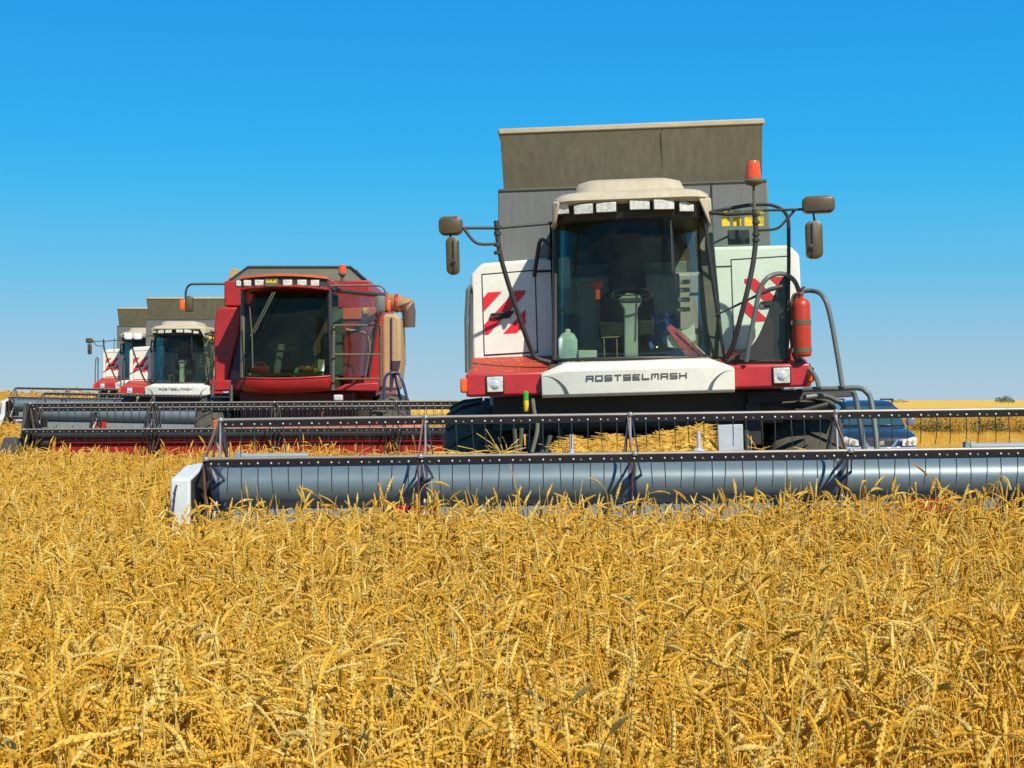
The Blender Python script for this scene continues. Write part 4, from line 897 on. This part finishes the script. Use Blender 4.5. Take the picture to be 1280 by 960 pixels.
# ------------------------------------------------------------------ blue car behind
def build_car():
    d = 36; M = Matrix.Translation((8.72, d, 0)) @ Matrix.Rotation(R(-5), 4, 'Z')
    root = empty('parked_car', M, 'dark blue car parked on the stubble behind the right front wheel of nearest combine', 'car')
    hw = .89
    def sec(y, pts): return [V((sx*x, y, z)) for x, z in pts for sx in (1,)]+[V((-x, y, z)) for x, z in reversed(pts)]
    secs = []
    for y, zt_, zs, w_ in ((0.0, .72, .66, .70), (.06, .86, .80, .80), (.22, .97, .90, .86), (.7, 1.04, .96, .885), (1.25, 1.10, 1.0, .89), (2.4, 1.10, 1.0, .89), (3.8, 1.10, 1.0, .885), (4.4, 1.06, .98, .86), (4.6, .9, .85, .80)):
        secs.append(sec(y, [(w_*.86, .32), (w_, .42), (w_, zs), (w_*.86, zt_), (w_*.3, zt_+.02)]))
    body = MB().loft(secs).build('body', carblue, root, smooth=45)
    gh = []
    for t, y0, y1, w_ in ((0, 1.15, 4.35, .80), (.72, 1.72, 4.2, .68), (.90, 1.9, 4.12, .60), (.97, 2.05, 4.05, .52), (1, 2.25, 3.9, .40)):
        gh.append(rrect(-w_, w_, y0, y1, 1.09+.66*t, .16))
    MB().loft(gh).build('roof', carblue, root, smooth=50)
    MB().prism([(-.72, 1.20, 1.13), (.72, 1.20, 1.13), (.60, 1.68, 1.585), (-.60, 1.68, 1.585)], (0, -.02, .012)).build('windshield', mat('car_windshield_glass', (.03,.07,.08), .06, coat=1, var=.02), root, bevel=.008)
    for s in (-1, 1):
        MB().prism([(s*.795, 1.5, 1.14), (s*.795, 4.1, 1.14), (s*.70, 3.9, 1.56), (s*.70, 1.85, 1.56)], (s*.008, 0, 0)).build('side_window', MATS['car_windshield_glass'], root)
        MB().tube([V((s*.60, 1.9, 1.77)), V((s*.60, 3.9, 1.77))], .02, 6).box((s*.6-.015, 1.95, 1.68), (s*.6+.015, 2.0, 1.77)).box((s*.6-.015, 3.8, 1.68), (s*.6+.015, 3.85, 1.77)).build('roof_rail', black, root)
        mi = MB(); rbox(mi, V((s*.93, 1.35, 1.22)), .22, .12, .19, .07); mi.box((s*.86 if s > 0 else -.95, 1.33, 1.14), (.95 if s > 0 else -.86, 1.38, 1.19)); mi.build('wing_mirror', mat('pale_mirror_cap', (.16,.18,.24), .25), root)
        hl = MB().prism([(s*.50, -.07, .66), (s*.84, .0, .68), (s*.885, .12, .85), (s*.80, .06, .88), (s*.52, -.05, .80)], (0, .12, 0)).build('headlight', lampglass, root, bevel=.012)
        hl_ = MB().lathe([(.055, 0), (.05, .02)], (s*.63, -.05, .74), (0, -1, 0), 16).lathe([(.045, 0), (.04, .02)], (s*.76, -.02, .76), (0, -1, 0), 16).build('reflector', chrome, hl)
        w_ = MB().lathe([(.05, -.1), (.2, -.09), (.2, .09), (.05, .1)], (s*.8, .85, .36), (1, 0, 0), 20).build('wheel', steel, root)
        MB().lathe([(.2, -.11), (.33, -.11), (.36, -.07), (.36, .07), (.33, .11), (.2, .11)], (s*.8, .85, .36), (1, 0, 0), 28).build('tyre', rubber, w_)
        w_ = MB().lathe([(.05, -.1), (.2, -.09), (.2, .09), (.05, .1)], (s*.8, 3.55, .36), (1, 0, 0), 20).build('wheel', steel, root)
        MB().lathe([(.2, -.11), (.33, -.11), (.36, -.07), (.36, .07), (.33, .11), (.2, .11)], (s*.8, 3.55, .36), (1, 0, 0), 28).build('tyre', rubber, w_)
    MB().prism([(-.46, -.01, .80), (.46, -.01, .80), (.36, -.03, .60), (-.36, -.03, .60)], (0, .06, 0)).build('grille', black, root, bevel=.01)
    gr = MB()
    for s in (-1, 1): gr.bar((s*.40, -.035, .81), (s*.26, -.05, .62), .05, .03, (0, 1, 0))
    gr.bar((-.30, -.05, .61), (.30, -.05, .61), .04, .03, (0, 1, 0)).box((-.09, -.05, .68), (.09, -.02, .78)); gr.build('grille_trim', chrome, root, bevel=.006)
    MB().loft([rrect(-.86, .86, -.06, .3, .36, .16), rrect(-.90, .90, -.11, .3, .45, .18), rrect(-.89, .89, -.10, .3, .60, .18), rrect(-.85, .85, -.02, .3, .645, .16)]).build('bumper', mat('silver_blue_bumper', (.30,.36,.46), .3, coat=.5), root, smooth=50)
    MB().box((-.26, -.125, .46), (.26, -.10, .57)).build('number_plate', paperw, root, bevel=.004)
    return root
build_car()

# ------------------------------------------------------------------ standing wheat
rng = np.random.default_rng(7)
src = bpy.data.collections.new('wheat_stalks')
def stalk(seed):
    rg = random.Random(seed); mb = MB()
    h = rg.uniform(.74, .95); az = 0.0
    kind = rg.random()
    ph1 = R(rg.uniform(5, 35)) if kind < .17 else (R(rg.uniform(60, 115)) if kind < .70 else R(rg.uniform(120, 155)))
    hl = rg.uniform(.085, .115)
    lean = R(rg.uniform(-5, 7)); pts = []; p = V((0, 0, 0)); n1 = 5
    bend0 = h-rg.uniform(.07, .14)
    ph = lean; side = rg.uniform(-.03, .03)
    for i in range(n1+1): pts.append(V((math.sin(lean)*bend0*i/n1, side*math.sin(3.1*i/n1)*.4, bend0*math.cos(lean)*i/n1)))
    p = pts[-1].copy(); nb = 6; seg = (h-bend0)*1.15/nb
    for i in range(nb):
        ph = lean+(ph1*.72-lean)*((i+1)/nb)**1.6
        p = p+V((math.sin(ph), 0, math.cos(ph)))*seg; pts.append(p.copy())
    k = len(pts)
    mb.tube(pts, [.0024]*(n1)+[.0018]*(k-n1), 4, 0)
    # ear: two rows of spikelets along a curved axis
    ns = rg.choice((13, 15, 17)); hs_ = hl/ns; roll = rg.uniform(0, 3.14); fat = rg.uniform(.88, 1.15)
    if rg.random() < .13:                     # a bare broken straw
        q0 = pts[n1]; tip = q0+V((rg.uniform(-.05, .05), rg.uniform(-.05, .05), rg.uniform(.12, .28)))
        mb.v = []; mb.f = []; mb.m = []; mb.tube(pts[:n1+1]+[tip], [.0026]*(n1+1)+[.0014], 4, 2); ns = -1
    cp = [p.copy()]; pc = p.copy()
    for i in range(max(ns, 0)):
        ph = ph1*.72+(ph1-ph1*.72)*i/ns; pc = pc+V((math.sin(ph), 0, math.cos(ph)))*hs_; cp.append(pc.copy())
    if ns > 0: mb.tube(cp, [.0018+.0030*fat*math.sin(min(1, (i+1)/ns*1.1)*2.7) for i in range(len(cp))], 6, 1)
    for i in range(ns+1):
        t = i/ns; ph = ph1*.72+(ph1-ph1*.72)*t
        d = V((math.sin(ph), 0, math.cos(ph))); nrm = V((math.cos(ph), 0, -math.sin(ph))); bi = V((0, 1, 0))
        u = nrm*math.cos(roll)+bi*math.sin(roll); v = d.cross(u)
        sgn = 1 if i % 2 else -1
        sz = (.75+.5*math.sin(min(1, t*1.15+.12)*math.pi))*.0070*fat
        ax = (d*1.0+u*sgn*(rg.uniform(.14, .30) if i < ns else 0)).normalized(); ln = sz*rg.uniform(1.9, 2.4)
        c0 = p+u*sgn*sz*.30; c1 = c0+ax*ln; cm = c0+ax*ln*.42+u*sgn*sz*.12
        wv = sz*.72; wu = sz*.50
        vs = [c0, cm+v*wv, cm+u*wu*sgn, cm-v*wv, cm-u*wu*.8*sgn, c1]
        mb.add(vs, [(0,1,2),(0,2,3),(0,3,4),(0,4,1),(5,2,1),(5,3,2),(5,4,3),(5,1,4)], 1)
        if rg.random() < .6: # short awn tip
            a0 = c1-ax*ln*.1; a1 = c1+ax*rg.uniform(.004, .018)+V((rg.gauss(0, .002), rg.gauss(0, .002), 0))
            mb.add([a0+v*.0006, a0-v*.0006, a1], [(0,1,2)], 1)
        p = p+d*hs_
    # dry leaves
    for j in range(rg.choice((0, 1, 1, 1, 2))):
        z0 = rg.uniform(.25, .72)*h; a = rg.uniform(0, 6.28); ll = rg.uniform(.08, .18); b = V((pts[0].x+math.sin(lean)*z0, 0, z0))
        out = V((math.cos(a), math.sin(a), 0)); sd_ = V((-math.sin(a), math.cos(a), 0)); q = b; ph = R(rg.uniform(10, 40)); L_ = []
        dph = R(rg.uniform(5, 30)); wd = rg.uniform(.0025, .0045)
        for s in range(6):
            tw = s*rg.uniform(.1, .5); w_ = wd*(1-(s/5.2)**2); sv = (sd_*math.cos(tw)+V((0,0,1))*math.sin(tw))*w_
            L_ += [q+sv, q-sv]; q = q+(out*math.sin(ph)+V((0,0,1))*math.cos(ph))*ll/5; ph += dph
        mb.add(L_, [(2*s, 2*s+1, 2*s+3, 2*s+2) for s in range(5)], 2)
    o = mb.build('wheat_stalk', [stem_m, head_m, leaf_m], recalc=False, smooth=20)
    COL.objects.unlink(o); src.objects.link(o)
NV = 44
for s in range(NV): stalk(s*7+3)

def front(x):                                    # how far back the crop still stands
    f = np.full_like(x, 11.15)
    f = np.where(x < -2.62, 22.9, f); f = np.where(x < -7.75, 37.0, f)
    f = np.where(x < -12.7, 44.0, f); f = np.where(x < -16.2, 86.0, f)
    return f
PTS, ROT, SCL, IDX = [], [], [], []
def sow(x0, x1, y0, y1, dens, thick, hs=1.0, cond=None, tilt=6.5, xf=True):
    n = int((x1-x0)*(y1-y0)*dens); x = rng.uniform(x0, x1, n); y = rng.uniform(y0, y1, n)
    ok = np.abs(x) < .36*y+1.5
    if cond is None: ok &= y < front(x)
    else: ok &= cond(x, y)
    x, y = x[ok], y[ok]; n = len(x)
    # soft lodging waves: neighbours lean and stand alike
    wv = np.sin(x*1.7+y*.9)+np.sin(x*.6-y*1.3+1.0)+.5*np.sin(3.1*x+2.3*y)
    z = hgt(x, y)
    rz = rng.uniform(0, 2*np.pi, n)
    tl = np.radians(tilt)
    PTS.append(np.stack([x, y, z-.005], 1)); ROT.append(np.stack([rng.normal(0, tl, n)+.06*np.sin(1.1*x+.7*y), rng.normal(0, tl, n)+.08*np.sin(.8*x-1.2*y+2), rz], 1))
    sz = hs*(1+.045*wv/1.5)*rng.normal(1.0, .05, n)
    SCL.append(np.stack([sz*thick, sz*thick, sz], 1)); IDX.append(rng.integers(0, NV, n))
sow(-3.2, 3.2, 2.3, 5, 540, .95)
sow(-5, 5, 5, 8, 500, .98)
sow(-6, 6, 8, 10, 430, 1.02, 1.02)
sow(-6, 6, 10, 11.3, 430, 1.02, 1.05)
sow(-12, -2.6, 11.3, 17, 260, 1.2, 1.02)
sow(-14, -2.6, 17, 23, 190, 1.4, 1.035)
sow(-20, -7.7, 23, 37, 90, 2.1)
sow(-24, -12.7, 37, 50, 60, 2.6)
sow(-34, -16, 50, 86, 32, 3.6)
# crop left standing between the near header and the red one
sow(-2.7, .2, 20.6, 22.9, 190, 1.4, 1.035, cond=lambda x, y: y > 0)
sow(-7.7, -2.7, 21.8, 22.9, 22, 1.6, 1.12)
# taller single stalks in front of the near reel
sow(-2.6, 4.6, 10.4, 11.35, 18, 1.0, 1.22, cond=lambda x, y: y > 0, tilt=4)
sow(-5, 5, 3, 11, 5, 1.1, 1.12, tilt=8)
# the edge of the uncut crop far behind
sow(-14, 44, 77, 92, 30, 3.4, .97, cond=lambda x, y: y > 77)
def scatter(name, coll, P, Ro, S, I, label, host_mat):
    me = bpy.data.meshes.new(name); me.from_pydata(P.tolist(), [], [])
    for nm, arr, ty in (('rot', Ro, 'FLOAT_VECTOR'), ('scl', S, 'FLOAT_VECTOR')):
        a = me.attributes.new(nm, ty, 'POINT'); a.data.foreach_set('vector', arr.astype(np.float32).ravel())
    a = me.attributes.new('pick', 'INT', 'POINT'); a.data.foreach_set('value', I.astype(np.int32))
    o = bpy.data.objects.new(name, me); COL.objects.link(o)
    ng = bpy.data.node_groups.new(name+'_nodes', 'GeometryNodeTree')
    ng.interface.new_socket('Geometry', in_out='INPUT', socket_type='NodeSocketGeometry'); ng.interface.new_socket('Geometry', in_out='OUTPUT', socket_type='NodeSocketGeometry')
    N, Lk = ng.nodes, ng.links; gi = N.new('NodeGroupInput'); go = N.new('NodeGroupOutput')
    ci = N.new('GeometryNodeCollectionInfo'); ci.inputs[0].default_value = coll; ci.inputs['Separate Children'].default_value = True; ci.inputs['Reset Children'].default_value = True
    ip = N.new('GeometryNodeInstanceOnPoints'); ip.inputs['Pick Instance'].default_value = True
    def attr(nm, ty): a = N.new('GeometryNodeInputNamedAttribute'); a.data_type = ty; a.inputs['Name'].default_value = nm; return a.outputs['Attribute']
    Lk.new(gi.outputs[0], ip.inputs['Points']); Lk.new(ci.outputs[0], ip.inputs['Instance'])
    Lk.new(attr('pick', 'INT'), ip.inputs['Instance Index']); Lk.new(attr('rot', 'FLOAT_VECTOR'), ip.inputs['Rotation']); Lk.new(attr('scl', 'FLOAT_VECTOR'), ip.inputs['Scale'])
    Lk.new(ip.outputs[0], go.inputs[0])
    md = o.modifiers.new('scatter', 'NODES'); md.node_group = ng
    tag(o, label, kind='stuff'); return o
P_, R_, S_, I_ = (np.concatenate(a) for a in (PTS, ROT, SCL, IDX))
print('stalks', len(P_))
scatter('standing_wheat', src, P_, R_, S_, I_, 'ripe golden wheat standing over the whole foreground', stem_m)

# far wheat canopy, from the far crop edge to the skyline
fx_ = np.concatenate([-np.geomspace(3500, 50, 30), np.linspace(-46, 60, 70), np.geomspace(64, 3500, 30)])
fy_ = np.concatenate([np.linspace(88, 130, 22), np.geomspace(135, 6000, 45)])
X, Y = np.meshgrid(fx_, fy_)
Z = hgt(X, Y)+.84+.05*np.sin(X*1.3+Y*.7)*np.exp(-Y/600)+.8*sstep(900, 4000, Y)*np.sin(X/700+.5)**2
Z[0, :] = hgt(X[0], Y[0])-.05; Y[0, :] += .4
nx, ny = len(fx_), len(fy_)
g = MB(); g.v = [V(p) for p in zip(X.ravel(), Y.ravel(), Z.ravel())]
g.f = [[j*nx+i, j*nx+i+1, (j+1)*nx+i+1, (j+1)*nx+i] for j in range(ny-1) for i in range(nx-1)]; g.m = [0]*len(g.f)
farw = mat('far_wheat_canopy', (.66,.38,.04), .9, var=.35, scale=1.6, bump=.8)
tag(g.build('distant_wheat', farw, recalc=False), 'golden wheat reaching to the skyline', kind='stuff')

# stubble on the cut ground
stsrc = bpy.data.collections.new('stubble_clumps')
for s in range(5):
    rg = random.Random(90+s); mb = MB()
    for i in range(14):
        a = V((rg.gauss(0, .12), rg.gauss(0, .12), 0)); hh = rg.uniform(.12, .24); mb.tube([a, a+V((rg.gauss(0, .03), rg.gauss(0, .03), hh))], .0035, 4)
    o = mb.build('stubble_clump', stem_m, recalc=False); COL.objects.unlink(o); stsrc.objects.link(o)
n = 9000; x = rng.uniform(-8, 34, n); y = rng.uniform(15, 76, n); ok = (np.abs(x) < .38*y+2)
ok &= ~((x < -2.6) & (y < 23)); ok &= ~((x < -7.7) & (y < 37)); x, y = x[ok], y[ok]; n = len(x)
scatter('cut_stubble', stsrc, np.stack([x, y, hgt(x, y)], 1), np.stack([np.zeros(n), np.zeros(n), rng.uniform(0, 6.28, n)], 1), np.ones((n, 3))*rng.uniform(.8, 1.3, (n, 1)), rng.integers(0, 5, n), 'short pale stubble on the cut ground behind the machines', stem_m)

# weeds along the foot of the far crop edge and a few green blades in the near crop
green_m = mat('weed_leaf', (.10,.13,.02), .7, var=.5, scale=4); brown_m = mat('dry_weed', (.20,.11,.03), .8, var=.4)
wsrc = bpy.data.collections.new('weed_clumps')
for s in range(5):
    rg = random.Random(50+s); mb = MB()
    for i in range(90):
        p = V((rg.gauss(0, .28), rg.gauss(0, .15), abs(rg.gauss(.2, .16)))); a = rg.uniform(0, 6.28); t = rg.uniform(-1, 1); ll = rg.uniform(.05, .11)
        d = V((math.cos(a)*math.cos(t), math.sin(a)*math.cos(t), math.sin(t)))*ll; sdv = d.cross(V((0, 0, 1))).normalized()*ll*.3
        mb.add([p-d*.5, p+sdv, p+d*.5, p-sdv], [(0,1,2,3)], 0 if rg.random() < .6 else 1)
    o = mb.build('weed_clump', [green_m, brown_m], recalc=False); COL.objects.unlink(o); wsrc.objects.link(o)
n = 150; x = rng.uniform(8, 34, n); y = 76.6+rng.normal(0, .35, n); k = rng.uniform(1.0, 2.2, n)*np.where(rng.random(n) < .35, .5, 1)
scatter('weeds', wsrc, np.stack([x, y, np.zeros(n)], 1), np.stack([np.zeros(n), np.zeros(n), rng.uniform(0, 6.28, n)], 1), np.stack([k, k, k*.9], 1), rng.integers(0, 5, n), 'green and brown weeds along the foot of the far crop edge', green_m)
gsrc = bpy.data.collections.new('green_blades')
for s in range(4):
    rg = random.Random(70+s); mb = MB()
    for i in range(7):
        b = V((rg.gauss(0, .02), rg.gauss(0, .02), .4)); a = rg.uniform(0, 6.28); out = V((math.cos(a), math.sin(a), 0)); sv = V((-math.sin(a), math.cos(a), 0))*.003
        q = b; ph = R(8); L_ = []
        for k in range(6): L_ += [q+sv*(1-k/6), q-sv*(1-k/6)]; q = q+(out*math.sin(ph)+V((0,0,1))*math.cos(ph))*.08; ph += R(rg.uniform(5, 22))
        mb.add(L_, [(2*k, 2*k+1, 2*k+3, 2*k+2) for k in range(5)], 0)
    o = mb.build('green_blade', green_m, recalc=False); COL.objects.unlink(o); gsrc.objects.link(o)
n = 34; y = rng.uniform(4, 11, n); x = rng.uniform(-.34, .34, n)*y
scatter('green_grass', gsrc, np.stack([x, y, np.zeros(n)], 1), np.stack([np.zeros(n), np.zeros(n), rng.uniform(0, 6.28, n)], 1), np.ones((n, 3)), rng.integers(0, 4, n), 'few green grass blades among the ripe wheat', green_m)

# bushes on the skyline
def bush(px, d, wd, ht, label, seed):
    rg = random.Random(seed); mb = MB(); c = V(((px-640)*d/F, d, .6))
    for i in range(700):
        t = rg.uniform(0, 6.28); rr = math.sqrt(rg.random()); x = rr*math.cos(t)*wd/2
        zt = ht*(1-.5*(2*x/wd)**2)*(1+.25*math.sin(x*2.3)); p = V((x, rr*math.sin(t)*wd/3, .3+rg.random()**.6*zt)); s = rg.uniform(.12, .35)*ht/2.5
        a = V((rg.gauss(0, 1), rg.gauss(0, 1), rg.gauss(0, 1))).normalized(); b = a.orthogonal().normalized()
        mb.add([p-a*s, p-b*s*.6, p+a*s, p+b*s*.6], [(0,1,2,3)])
    r_ = empty('bush', Matrix.Translation(c), label, 'bush', 'bushes on the skyline')
    mb.build('crown', mat('bush_leaf_%d' % seed, (.06,.075,.03), .8, var=.4, scale=2), r_, recalc=False)
    st = MB()
    for i in range(4): st.tube([(wd*.1*(i-1.5), 0, 0), (wd*.16*(i-1.5), 0, ht*.6)], [.09, .03], 6)
    st.build('stem', brown_m, r_)
bush(1256, 420, 5.6, 1.7, 'dark green bush on the skyline near the right edge', 3)
bush(1122, 480, 7.0, .9, 'low faint bush on the skyline above the parked car', 5)
